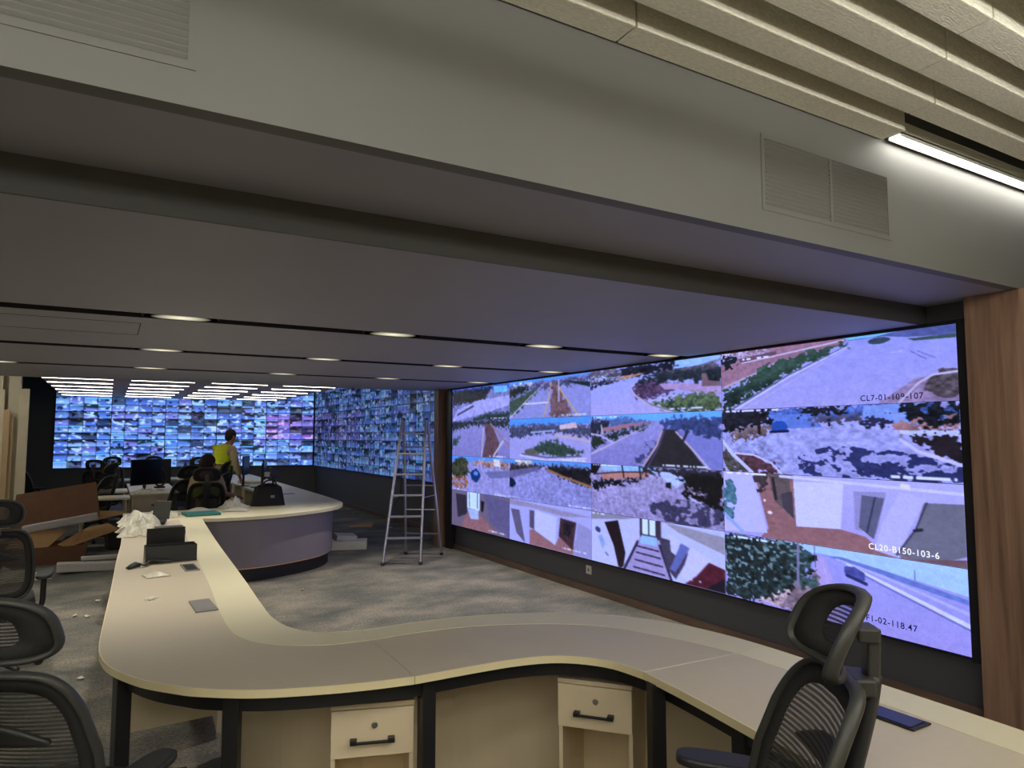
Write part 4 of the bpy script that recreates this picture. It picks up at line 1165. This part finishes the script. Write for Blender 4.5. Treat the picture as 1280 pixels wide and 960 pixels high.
MB().box((0, -0.027, 0.30), (0.37, 0.003, 0.38)).build('screen', M_blackglass, mm)
MB().tube([(0.10 * math.cos(t), 0.06, 0.20 + 0.14 * math.sin(t)) for t in np.linspace(0, 2 * PI, 20)[:-1]], 0.016, closed=True).box((0, 0.05, 0.04), (0.14, 0.10, 0.03)).build('stand', M_plastic, mm, smooth=False)
crumple('papers', 'loose papers and wrap in front of the monitors on the side desk', 'papers', (0.55, 12.5, Z0), 0.0, 0.36, 0.3, 0.06, M_paper, 21)
for k, (x, y) in enumerate(((0.2, 12.6), (0.12, 11.9))):
    thing_box('computer_tower', ['black computer tower on the floor against the side desk', 'black computer tower standing under the low cream desk behind the carton'][k], 'computer', (x, y, 0), 0.1, (0.18, 0.4, 0.42), M_plastic, 0.006, 'computer towers')

# ================================================================== CARDBOARD CARTON AND PACKING
ct = empty('cardboard_carton', 'large opened brown cardboard carton on the carpet with lid standing up', 'carton', (-0.62, 10.8, 0))
W_, D_, H_ = 0.62, 0.62, 0.22
MB().bb(-W_, 0.42, -0.02, 0.0, 0, H_).bb(-W_, 0.42, D_, D_ + 0.02, 0, H_).bb(-W_, -W_ + 0.02, 0, D_, 0, H_).bb(0.40, 0.42, 0, D_, 0, H_).bb(-W_, 0.42, 0, D_, 0, 0.01).build('tray', M_card, ct)
def flap(name, pts, m, th=0.012):
    b_ = MB()
    vs = [b_.bm.verts.new(p) for p in pts]; b_.bm.faces.new(vs)
    return b_.build(name, m, ct, solid=th)
flap('lid', [(-0.50, 0.70, 0.24), (0.56, 0.318, 0.55), (0.50, 0.34, 1.02), (-0.42, 0.671, 0.86)], M_card)
flap('flap', [(0.10, 0.0, 0.24), (0.22, -0.02, 0.20), (0.80, 0.28, 0.36), (0.66, 0.40, 0.44), (0.42, 0.36, 0.40)], M_cardlight)
flap('flap', [(-0.46, -0.01, 0.22), (0.0, -0.01, 0.22), (0.20, 0.20, 0.40), (-0.30, 0.20, 0.42)], M_cardlight)
flap('flap', [(0.42, 0.55, 0.45), (0.92, 0.62, 0.55), (0.76, 0.66, 0.58), (0.42, 0.66, 0.60)], M_cardlight)
MB().box((0.12, 0.2, 0.50), (0.85, 0.10, 0.10), (0, -0.16, 0.0)).build('foam_insert', M_foam, ct, bevel=0.02)
fm = empty('foam_packing', 'long white polystyrene packing piece on the carpet in front of the carton', 'foam packing', (-0.12, 10.0, 0), 0.05)
MB().box((0.0, 0, 0.06), (0.72, 0.18, 0.10), (0, 0.06, 0)).build('block', M_foam, fm, bevel=0.012)
MB().box((0.14, 0.12, 0.14), (0.50, 0.12, 0.04), (0, 0.02, 0)).build('rim', M_foam, fm, bevel=0.01)
crumple('plastic_film', 'torn plastic film on the carpet between the carton and the left chair', 'plastic film', (-0.95, 9.8, 0), 0.3, 0.7, 0.4, 0.12, M_bag, 31)
wb = empty('white_carton', 'white flattened packing boxes on the carpet beside the ladder', 'packing box', (3.12, 10.1, 0), -0.35)
MB().box((0, 0, 0.06), (0.52, 0.34, 0.12)).build('box', M_white, wb, bevel=0.006)
MB().box((-0.06, 0.08, 0.16), (0.30, 0.26, 0.07), (0.05, 0.08, 0.3)).build('lid', M_foam, wb, bevel=0.006)
MB().box((0.06, -0.172, 0.05), (0.10, 0.004, 0.05)).build('label_patch', M_paper, wb)
cf = MB().grid(lambda u, v: Vector((0.42 * (u - .5), 0.30 * (v - .5), 0.004 + 0.04 * u * v)), 6, 4).build('cardboard_sheet', M_cardlight, None, (4.05, 12.4, 0), (0, 0, -0.4), solid=0.006)
tag(cf, 'small brown cardboard sheet on the carpet behind the white packing boxes', 'cardboard')
litter = [(4.70, 15.3, 'skirting, farthest'), (4.60, 14.6, 'side wall, second farthest'), (4.62, 14.1, 'side wall, third farthest'), (4.45, 11.9, 'ladder, behind it'), (1.857, 7.624, 'curved counter, on open carpet'), (-0.206, 7.58, 'near desk, farthest left'), (-0.11, 7.50, 'near desk, second from left'), (-0.03, 8.14, 'near desk below the film'), (-0.10, 5.63, 'near desk by the left chair')]
for k, (x, y, t_) in enumerate(litter):
    mm_ = M_cardlight if k == 4 else M_paper
    o = MB().box((0, 0, 0.012), (0.04, 0.03, 0.008), (0.2, 0.15, 0.0)).box((0.012, 0.012, 0.014), (0.022, 0.022, 0.008), (-0.3, 0.2, 0.6)).build('litter_scrap', mm_, None, (x, y, 0), (0, 0, k * 0.9), bevel=0.003)
    tag(o, f"small {'brown' if k == 4 else 'white'} scrap of packing on the carpet near the {t_}", 'scrap', 'packing scraps on the carpet')

# boards leaning on the partition
lb = [('wooden_batten', 'pale timber batten leaning on the cream partition at far left', -1.345, 12.90, 0.075, 0.03, 2.05, M_lightwood),
      ('wooden_batten', 'second narrow timber batten leaning right of the first at far left', -1.275, 12.93, 0.028, 0.03, 1.95, M_lightwood),
      ('wall_board', 'tall cream board leaning on the partition edge at far left', -1.145, 12.96, 0.13, 0.02, 2.38, M_creamboard),
      ('wall_board', 'wide cream board leaning on the partition at the left frame edge', -1.60, 12.95, 0.42, 0.02, 2.36, M_creamboard)]
for nm, lab, x, y, w, t_, h, m_ in lb:
    tag(MB().box((0, 0, h / 2), (w, t_, h)).build(nm, m_, None, (x, y, 0), (-0.018, 0, 0), bevel=0.002), lab, 'board', 'boards leaning on the partition')

# ================================================================== LADDER
lad = empty('step_ladder', 'tall aluminium A-frame stepladder standing on the carpet in front of the side displays', 'ladder', (3.57, 8.74, 0))
O_ = Vector((3.57, 8.74, 0))
fl, fr, bl, br = (Vector(p) - O_ for p in ((3.08, 8.54, 0), (3.52, 8.35, 0), (3.65, 9.18, 0), (4.06, 8.88, 0)))
tfl, tfr = Vector((3.40, 8.72, 1.87)) - O_, Vector((3.68, 8.58, 1.87)) - O_
tbl, tbr = Vector((3.46, 8.82, 1.87)) - O_, Vector((3.74, 8.68, 1.87)) - O_
def rail(a, b):
    return MB().tube([a, b], 0.019, n=8)
for a, b in ((fl, tfl), (fr, tfr), (bl, tbl), (br, tbr)):
    r_ = rail(a, b).build('rail', M_alu, lad, smooth=False)
    MB().cyl(a, a + (b - a) * 0.02, 0.026).build('rubber_foot', M_plastic, r_)
for k in range(6):
    t_ = (0.18 + 0.72 * k / 5)
    a, b = fl.lerp(tfl, t_), fr.lerp(tfr, t_)
    ang = math.atan2((b - a).y, (b - a).x)
    MB().box((a + b) / 2, ((b - a).length, 0.07, 0.022), (0, 0, ang)).build('step', M_alu, lad, bevel=0.003)
for t_ in (0.16, 0.34, 0.52, 0.80):
    MB().tube([bl.lerp(tbl, t_), br.lerp(tbr, t_)], 0.011, n=8).build('brace', M_alu, lad)
MB().tube([fl.lerp(tfl, .45), bl.lerp(tbl, .45)], 0.006).tube([fr.lerp(tfr, .45), br.lerp(tbr, .45)], 0.006).build('spreader', M_alu, lad)
hinge = MB()
for a, b in ((tfl, tbl), (tfr, tbr)): hinge.tube([a, b], 0.024, n=10)
hinge.build('hinge', M_plastic, lad)

# ================================================================== OFFICE CHAIRS
def back_s(s, t, dy=0.0):
    """backrest surface: s -1..1 across, t 0..1 upwards"""
    wid = 0.235 * (0.86 + 0.14 * math.sin(PI * min(1, t * 0.9 + 0.15)))
    y = -0.265 - 0.155 * t + 0.03 * math.sin(PI * t) + 0.045 * s * s + dy
    return Vector((s * wid, y, 0.54 + 0.49 * t))
def head_s(s, t, dy=0.0):
    y = -0.415 - 0.02 * t + 0.075 * s * s + 0.02 * math.cos(PI * t) + dy
    return Vector((s * 0.162, y, 1.055 + 0.175 * t - 0.015 * s * s))
def superell(n, p=5.5, k=1.0):
    out = []
    for i in range(n):
        a = 2 * PI * i / n
        c_, s_ = math.cos(a), math.sin(a)
        out.append((k * math.copysign(abs(c_) ** (2 / p), c_), k * math.copysign(abs(s_) ** (2 / p), s_)))
    return out
def ring_band(fn, k0, k1, n=48, p=5.5):
    b_ = MB()
    A = [b_.bm.verts.new(fn(s * k0, (1 + t * k0) / 2)) for s, t in superell(n, p)]
    B = [b_.bm.verts.new(fn(s * k1, (1 + t * k1) / 2)) for s, t in superell(n, p)]
    for i in range(n):
        b_.bm.faces.new((A[i], A[(i + 1) % n], B[(i + 1) % n], B[i]))
    return b_
def disc_fill(fn, k, n=48, p=5.5, rings=5):
    b_ = MB(); prev = None
    for r in range(rings, 0, -1):
        kk = k * r / rings
        cur = [b_.bm.verts.new(fn(s * kk, (1 + t * kk) / 2)) for s, t in superell(n, p)]
        if prev:
            for i in range(n): b_.bm.faces.new((prev[i], prev[(i + 1) % n], cur[(i + 1) % n], cur[i]))
        prev = cur
    c = b_.bm.verts.new(fn(0, 0.5))
    for i in range(n): b_.bm.faces.new((prev[i], prev[(i + 1) % n], c))
    return b_

def make_chair(label):
    e = empty('office_chair', label, 'office chair')
    # star base with five spokes
    st = MB()
    for k in range(5):
        a = 2 * PI * k / 5 + 0.3
        st.tube([(0.03 * math.cos(a), 0.03 * math.sin(a), 0.115), (0.16 * math.cos(a), 0.16 * math.sin(a), 0.10), (0.30 * math.cos(a), 0.30 * math.sin(a), 0.075)], [0.028, 0.023, 0.017], n=8)
    st.cyl((0, 0, 0.06), (0, 0, 0.15), 0.04)
    st.build('star_base', M_plastic, e, smooth=True)
    for k in range(5):
        a = 2 * PI * k / 5 + 0.3
        cx, cy = 0.30 * math.cos(a), 0.30 * math.sin(a)
        tx, ty = -math.sin(a), math.cos(a)
        MB().cyl((cx - 0.022 * tx, cy - 0.022 * ty, 0.029), (cx - 0.006 * tx, cy - 0.006 * ty, 0.029), 0.029).cyl((cx + 0.006 * tx, cy + 0.006 * ty, 0.029), (cx + 0.022 * tx, cy + 0.022 * ty, 0.029), 0.029).cyl((cx, cy, 0.03), (cx, cy, 0.075), 0.009).build('caster', M_plastic, e)
    MB().cyl((0, 0, 0.14), (0, 0, 0.40), 0.024).cyl((0, 0, 0.14), (0, 0, 0.27), 0.032).build('gas_column', M_plastic, e, smooth=False)
    MB().box((0, -0.03, 0.405), (0.20, 0.26, 0.05)).build('mechanism', M_plastic, e, bevel=0.01)
    sm = MB().grid(lambda u, v: Vector(((u - .5) * 0.50 * (1 - 0.10 * abs(v - .5)), (v - .5) * 0.48 + 0.02, 0.475 - 0.10 * max(0, v - .8) + 0.02 * (abs(2 * u - 1) ** 3) + 0.0 * v)), 12, 12, lambda u, v: (abs(2 * u - 1) ** 5 + abs(2 * v - 1) ** 5) < 0.98)
    sm.build('seat', M_seat, e, smooth=True, solid=0.06, bevel=0.0)
    # backrest
    bf = MB().tube([back_s(s, (1 + t) / 2) for s, t in superell(56)], 0.0105, closed=True, n=10, flat=((0, 1, 0), 1.7))
    bf.build('back_frame', M_rim, e, smooth=True)
    ring_band(back_s, 0.985, 0.80).build('back_border', M_seat, e, smooth=True, solid=0.006)
    disc_fill(back_s, 0.80).build('back_mesh', M_mesh, e, smooth=True)
    # lumbar support bar behind the mesh
    lb_ = MB().grid(lambda u, v: back_s(1.3 * (u - .5), 0.60 + 0.13 * (v - .5) * math.sin(PI * min(1, max(0, u * .94 + .03))) + 0.05 * math.sin(PI * u), -0.03), 16, 4)
    lb_.build('lumbar_support', M_lumbar, e, smooth=True, solid=0.014)
    MB().tube(spline([(0, -0.05, 0.40), (0, -0.26, 0.41), (0, -0.345, 0.52), (0, -0.40, 0.74), (0, -0.455, 0.94), (0, -0.475, 1.04)], 5), 0.022, n=8, flat=((1, 0, 0), 1.6)).build('spine', M_plastic, e, smooth=True)
    # headrest
    hbk = MB().box((0, -0.475, 1.075), (0.05, 0.03, 0.15), (0.05, 0, 0)).box((0, -0.462, 1.135), (0.07, 0.05, 0.035))
    hbk.box((0, -0.445, 1.02), (0.10, 0.05, 0.04)).build('headrest_bracket', M_rim, e, bevel=0.006)
    MB().tube([head_s(s, (1 + t) / 2) for s, t in superell(48, 3.2)], 0.0095, closed=True, n=10, flat=((0, 1, 0), 1.9)).build('headrest_frame', M_rim, e, smooth=True)
    ring_band(head_s, 0.98, 0.56, p=3.2).build('headrest_border', M_seat, e, smooth=True, solid=0.008)
    disc_fill(head_s, 0.56, p=3.2).build('headrest_mesh', M_hmesh, e, smooth=True)
    # armrests
    for sx in (-1, 1):
        ap = MB().tube(spline([(sx * 0.10, -0.05, 0.41), (sx * 0.24, -0.08, 0.42), (sx * 0.29, -0.12, 0.47), (sx * 0.295, -0.16, 0.58), (sx * 0.295, -0.18, 0.665)], 5), 0.018, n=8, flat=((0, 1, 0), 1.7)).build('arm_post', M_plastic, e, smooth=True)
        pd = MB().prism([(0.05 * x_, 0.125 * y_) for x_, y_ in superell(28, 3.0)], -0.012, 0.014)
        pd.build('arm_pad', M_plastic, ap, (sx * 0.30, -0.17, 0.683), (0.04, 0, sx * -0.12 if sx > 0 else 0.12), bevel=0.008)
    return e
CG = 'black mesh office chairs'
def place_chair(o, x, y, deg):
    o.location = (x, y, 0); o.rotation_euler = (0, 0, math.radians(deg)); o['group'] = CG
chair0 = make_chair('black mesh office chair at right, its back against the desk and facing left')
place_chair(chair0, 1.245, 1.35, 52)
far_chairs = [  # x, y, turn, label
    (-0.03, 2.63, -35, 'black mesh office chair at bottom left corner, largest of the left chairs'),
    (-0.66, 6.05, 4, 'black mesh office chair at the left frame edge before the carton'),
    (-1.02, 15.9, -70, 'grey-lit mesh chair beside the cream partition behind the carton lid'),
    (-0.26, 12.72, 60, 'office chair right behind the carton lid, tilted toward the left'),
    (-0.05, 14.6, -20, 'office chair left of the large dark monitor on the side desk'),
    (0.02, 15.65, 170, 'office chair seen just under the far video wall, left of the side desk'),
    (0.80, 11.2, 35, 'office chair directly left of the seated person, turned to the left'),
    (1.20, 10.35, -8, 'black mesh office chair in which the seated person sits'),
    (1.45, 14.7, 160, 'office chair behind the side desk with its headrest under the far displays'),
    (0.90, 15.7, 190, 'office chair farthest back, between side desk and far video wall'),
    (1.36, 12.55, 70, 'office chair between the side desk and the standing person'),
]
for x, y, a, lab in far_chairs:
    c = copy_tree(chair0); place_chair(c, x, y, a); c['label'] = lab
chair0.scale = (1.03, 1.03, 1.03)

# ================================================================== PEOPLE
def body(parent, J, m=M_skin):
    """J: joint positions; one continuous surface from pelvis to fingers, feet and head"""
    V = {'pel': (J['pel'], 0.125), 'waist': (J['waist'], 0.115), 'chest': (J['chest'], 0.13), 'ushd': (J['ushd'], 0.10), 'neck': (J['neck'], 0.055),
         'chin': (J['chin'], 0.068), 'skull': (J['skull'], 0.088), 'crown': (J['crown'], 0.060)}
    E_ = [('pel', 'waist'), ('waist', 'chest'), ('chest', 'ushd'), ('ushd', 'neck'), ('neck', 'chin'), ('chin', 'skull'), ('skull', 'crown')]
    for s in 'LR':
        V['sh' + s] = (J['sh' + s], 0.058); V['el' + s] = (J['el' + s], 0.042); V['wr' + s] = (J['wr' + s], 0.027)
        E_ += [('ushd', 'sh' + s), ('sh' + s, 'el' + s), ('el' + s, 'wr' + s)]
        w_ = Vector(J['wr' + s]); d = (w_ - Vector(J['el' + s])).normalized()
        side = d.cross(Vector((0, 0, 1)));
        if side.length < .2: side = Vector((1, 0, 0))
        side.normalize()
        V['palm' + s] = (tuple(w_ + d * 0.055), (0.034, 0.020)); E_.append(('wr' + s, 'palm' + s))
        pc = w_ + d * 0.085
        for k, (o_, ln) in enumerate(((-.030, .060), (-.010, .072), (.010, .068), (.029, .052))):
            a_ = pc + side * o_; b_ = a_ + d * ln * .55 + Vector((0, 0, -.008)); c_ = b_ + d * ln * .45 + Vector((0, 0, -.022))
            V[f'fa{k}{s}'] = (tuple(a_), 0.011); V[f'fb{k}{s}'] = (tuple(b_), 0.009); V[f'fc{k}{s}'] = (tuple(c_), 0.008)
            E_ += [('palm' + s, f'fa{k}{s}'), (f'fa{k}{s}', f'fb{k}{s}'), (f'fb{k}{s}', f'fc{k}{s}')]
        th_ = w_ + d * 0.045 - side * 0.045
        V['ta' + s] = (tuple(th_), 0.012); V['tb' + s] = (tuple(th_ + d * 0.04 - side * 0.012), 0.009)
        E_ += [('palm' + s, 'ta' + s), ('ta' + s, 'tb' + s)]
        V['hip' + s] = (J['hip' + s], 0.09); V['kn' + s] = (J['kn' + s], 0.06); V['calf' + s] = (tuple(Vector(J['kn' + s]).lerp(Vector(J['an' + s]), .3)), 0.058)
        V['an' + s] = (J['an' + s], 0.040); V['toe' + s] = (J['toe' + s], 0.038)
        E_ += [('pel', 'hip' + s), ('hip' + s, 'kn' + s), ('kn' + s, 'calf' + s), ('calf' + s, 'an' + s), ('an' + s, 'toe' + s)]
    return skin('body', V, E_, m, parent, 2)
def garment(name, parent, J, spec, m, sub=2):
    V = {k: ((J[a] if isinstance(a, str) else a), r) for k, a, r in spec[0]}
    return skin(name, V, spec[1], m, parent, sub)
def face_bits(parent, head, fwd, m_hair, hair_drop=0.0):
    f = Vector(fwd).normalized(); side = f.cross(Vector((0, 0, 1))).normalized()
    h = Vector(head)
    q_ = MB()
    q_.sphere(h - f * 0.022 + Vector((0, 0, 0.034)), 0.100, (1, 1, 1.02), 20)
    q_.sphere(h - f * 0.045 + Vector((0, 0, -0.02)), 0.080, (1, 1, 1.0), 16)
    q_.build('hair', m_hair, parent, smooth=True)
    MB().sphere(h + f * 0.098 + Vector((0, 0, -0.022)), 0.016, (1, 1, 1.5), 10).build('nose', M_skin, parent, smooth=True)
    for s in (-1, 1):
        MB().sphere(h + side * s * 0.088 + Vector((0, 0, -0.02)) + f * 0.01, 0.026, (0.6, 1, 1.3), 10).build('ear', M_skin, parent, smooth=True)
        MB().sphere(h + side * s * 0.033 + f * 0.082 + Vector((0, 0, 0.0)), 0.009, n=8).build('eye', M_hair, parent)
    MB().tube([h + f * 0.088 - side * 0.022 + Vector((0, 0, -0.062)), h + f * 0.094 + Vector((0, 0, -0.064)), h + f * 0.088 + side * 0.022 + Vector((0, 0, -0.062))], 0.005, n=6).build('mouth', mat('lips', (150, 84, 76), 0.5) if 'lips' not in MATS else MATS['lips'], parent)

# standing person: seen from behind, leaning to the right with the right hand on the counter
p1 = empty('person', 'standing person in yellow hi-vis vest over cream hoodie, leaning a hand on the far counter', 'person', (1.76, 13.5, 0), math.radians(-25))
J = dict(pel=(0, 0, 0.95), waist=(0.0, 0.02, 1.07), chest=(0.03, 0.09, 1.25), ushd=(0.06, 0.14, 1.42), neck=(0.10, 0.18, 1.50), chin=(0.14, 0.19, 1.565), skull=(0.14, 0.19, 1.65), crown=(0.135, 0.185, 1.71),
         shL=(-0.12, 0.16, 1.40), elL=(-0.13, 0.36, 1.18), wrL=(0.05, 0.52, 1.02),
         shR=(0.21, 0.04, 1.40), elR=(0.29, -0.02, 1.12), wrR=(0.36, 0.02, 0.89),
         hipL=(-0.09, 0.0, 0.88), knL=(-0.10, 0.04, 0.48), anL=(-0.11, -0.02, 0.09), toeL=(-0.10, 0.14, 0.045),
         hipR=(0.09, 0.0, 0.88), knR=(0.11, 0.03, 0.48), anR=(0.12, -0.04, 0.09), toeR=(0.15, 0.12, 0.045))
body(p1, J)
garment('hoodie', p1, J, ([('pel', (0, 0, 0.99), 0.15), ('waist', 'waist', 0.145), ('chest', 'chest', 0.165), ('ushd', 'ushd', 0.115), ('nk', (0.085, 0.15, 1.485), 0.088),
    ('shL', 'shL', 0.078), ('elL', 'elL', 0.062), ('wrL', (0.04, 0.50, 1.03), 0.045), ('shR', 'shR', 0.080), ('elR', 'elR', 0.066), ('wrR', (0.352, 0.015, 0.92), 0.046)],
    [('pel', 'waist'), ('waist', 'chest'), ('chest', 'ushd'), ('ushd', 'nk'), ('ushd', 'shL'), ('shL', 'elL'), ('elL', 'wrL'), ('ushd', 'shR'), ('shR', 'elR'), ('elR', 'wrR')]), M_hood)
garment('hi_vis_vest', p1, J, ([('b', (0.022, 0.075, 1.25), 0.182), ('a', (0.005, 0.03, 1.13), 0.168), ('c', (0.045, 0.125, 1.36), 0.165), ('d', (0.06, 0.14, 1.425), 0.125), ('l', (-0.06, 0.15, 1.41), 0.075), ('r', (0.15, 0.07, 1.41), 0.075)],
    [('a', 'b'), ('b', 'c'), ('c', 'd'), ('d', 'l'), ('d', 'r')]), M_vest)
garment('trousers', p1, J, ([('pel', 'pel', 0.155), ('w', (0, 0.01, 1.05), 0.15), ('hipL', 'hipL', 0.105), ('knL', 'knL', 0.08), ('anL', (-0.11, -0.01, 0.12), 0.06), ('hipR', 'hipR', 0.105), ('knR', 'knR', 0.08), ('anR', (0.12, -0.03, 0.12), 0.06)],
    [('pel', 'w'), ('pel', 'hipL'), ('hipL', 'knL'), ('knL', 'anL'), ('pel', 'hipR'), ('hipR', 'knR'), ('knR', 'anR')]), M_trouser)
face_bits(p1, (0.14, 0.19, 1.645), (0.85, 0.5, -0.1), M_hair)
for s, (x, y) in ((-1, (-0.105, 0.06)), (1, (0.135, 0.04))):
    MB().sphere((x, y, 0.05), 0.055, (0.9, 2.4, 0.85), 12).build('shoe', M_trouser, p1, smooth=True)

# seated person: back to us behind the chair back, right arm resting forward
p2 = empty('person', 'seated person with brown hair and yellow vest, seen from behind over the chair back', 'person', (1.20, 10.42, 0), math.radians(-8))
J2 = dict(pel=(0, -0.02, 0.60), waist=(0, -0.06, 0.72), chest=(0, -0.09, 0.92), ushd=(0, -0.08, 1.08), neck=(0.0, -0.05, 1.15), chin=(0.02, -0.02, 1.20), skull=(0.02, -0.03, 1.275), crown=(0.018, -0.035, 1.33),
          shL=(-0.145, -0.05, 1.05), elL=(-0.20, 0.12, 0.82), wrL=(-0.14, 0.34, 0.79),
          shR=(0.145, -0.05, 1.05), elR=(0.22, 0.12, 0.84), wrR=(0.36, -0.10 + 0.32, 0.80),
          hipL=(-0.10, 0.04, 0.57), knL=(-0.14, 0.44, 0.58), anL=(-0.14, 0.46, 0.10), toeL=(-0.14, 0.60, 0.05),
          hipR=(0.10, 0.04, 0.57), knR=(0.14, 0.44, 0.58), anR=(0.14, 0.46, 0.10), toeR=(0.14, 0.60, 0.05))
body(p2, J2)
garment('hoodie', p2, J2, ([('pel', (0, -0.03, 0.64), 0.15), ('waist', 'waist', 0.14), ('chest', 'chest', 0.150), ('ushd', 'ushd', 0.12), ('shL', 'shL', 0.08), ('elL', 'elL', 0.062), ('shR', 'shR', 0.08), ('elR', 'elR', 0.062)],
    [('pel', 'waist'), ('waist', 'chest'), ('chest', 'ushd'), ('ushd', 'shL'), ('shL', 'elL'), ('ushd', 'shR'), ('shR', 'elR')]), M_hood)
garment('hi_vis_vest', p2, J2, ([('a', (0, -0.06, 0.72), (0.175, 0.165)), ('b', 'chest', (0.172, 0.165)), ('c', (-0.02, -0.08, 1.03), (0.165, 0.15)), ('d', (-0.02, -0.08, 1.09), 0.12)], [('a', 'b'), ('b', 'c'), ('c', 'd')]), M_vest)
garment('trousers', p2, J2, ([('pel', (0, -0.01, 0.60), 0.15), ('hipL', 'hipL', 0.10), ('knL', 'knL', 0.08), ('anL', (-0.14, 0.46, 0.14), 0.058), ('hipR', 'hipR', 0.10), ('knR', 'knR', 0.08), ('anR', (0.14, 0.46, 0.14), 0.058)],
    [('pel', 'hipL'), ('hipL', 'knL'), ('knL', 'anL'), ('pel', 'hipR'), ('hipR', 'knR'), ('knR', 'anR')]), M_trouser)
face_bits(p2, (0.02, -0.03, 1.27), (0.75, 0.65, -0.1), mat('brown hair', (58, 40, 32), 0.8))
for x in (-0.14, 0.14):
    MB().sphere((x, 0.53, 0.05), 0.055, (0.9, 2.3, 0.85), 12).build('shoe', M_trouser, p2, smooth=True)
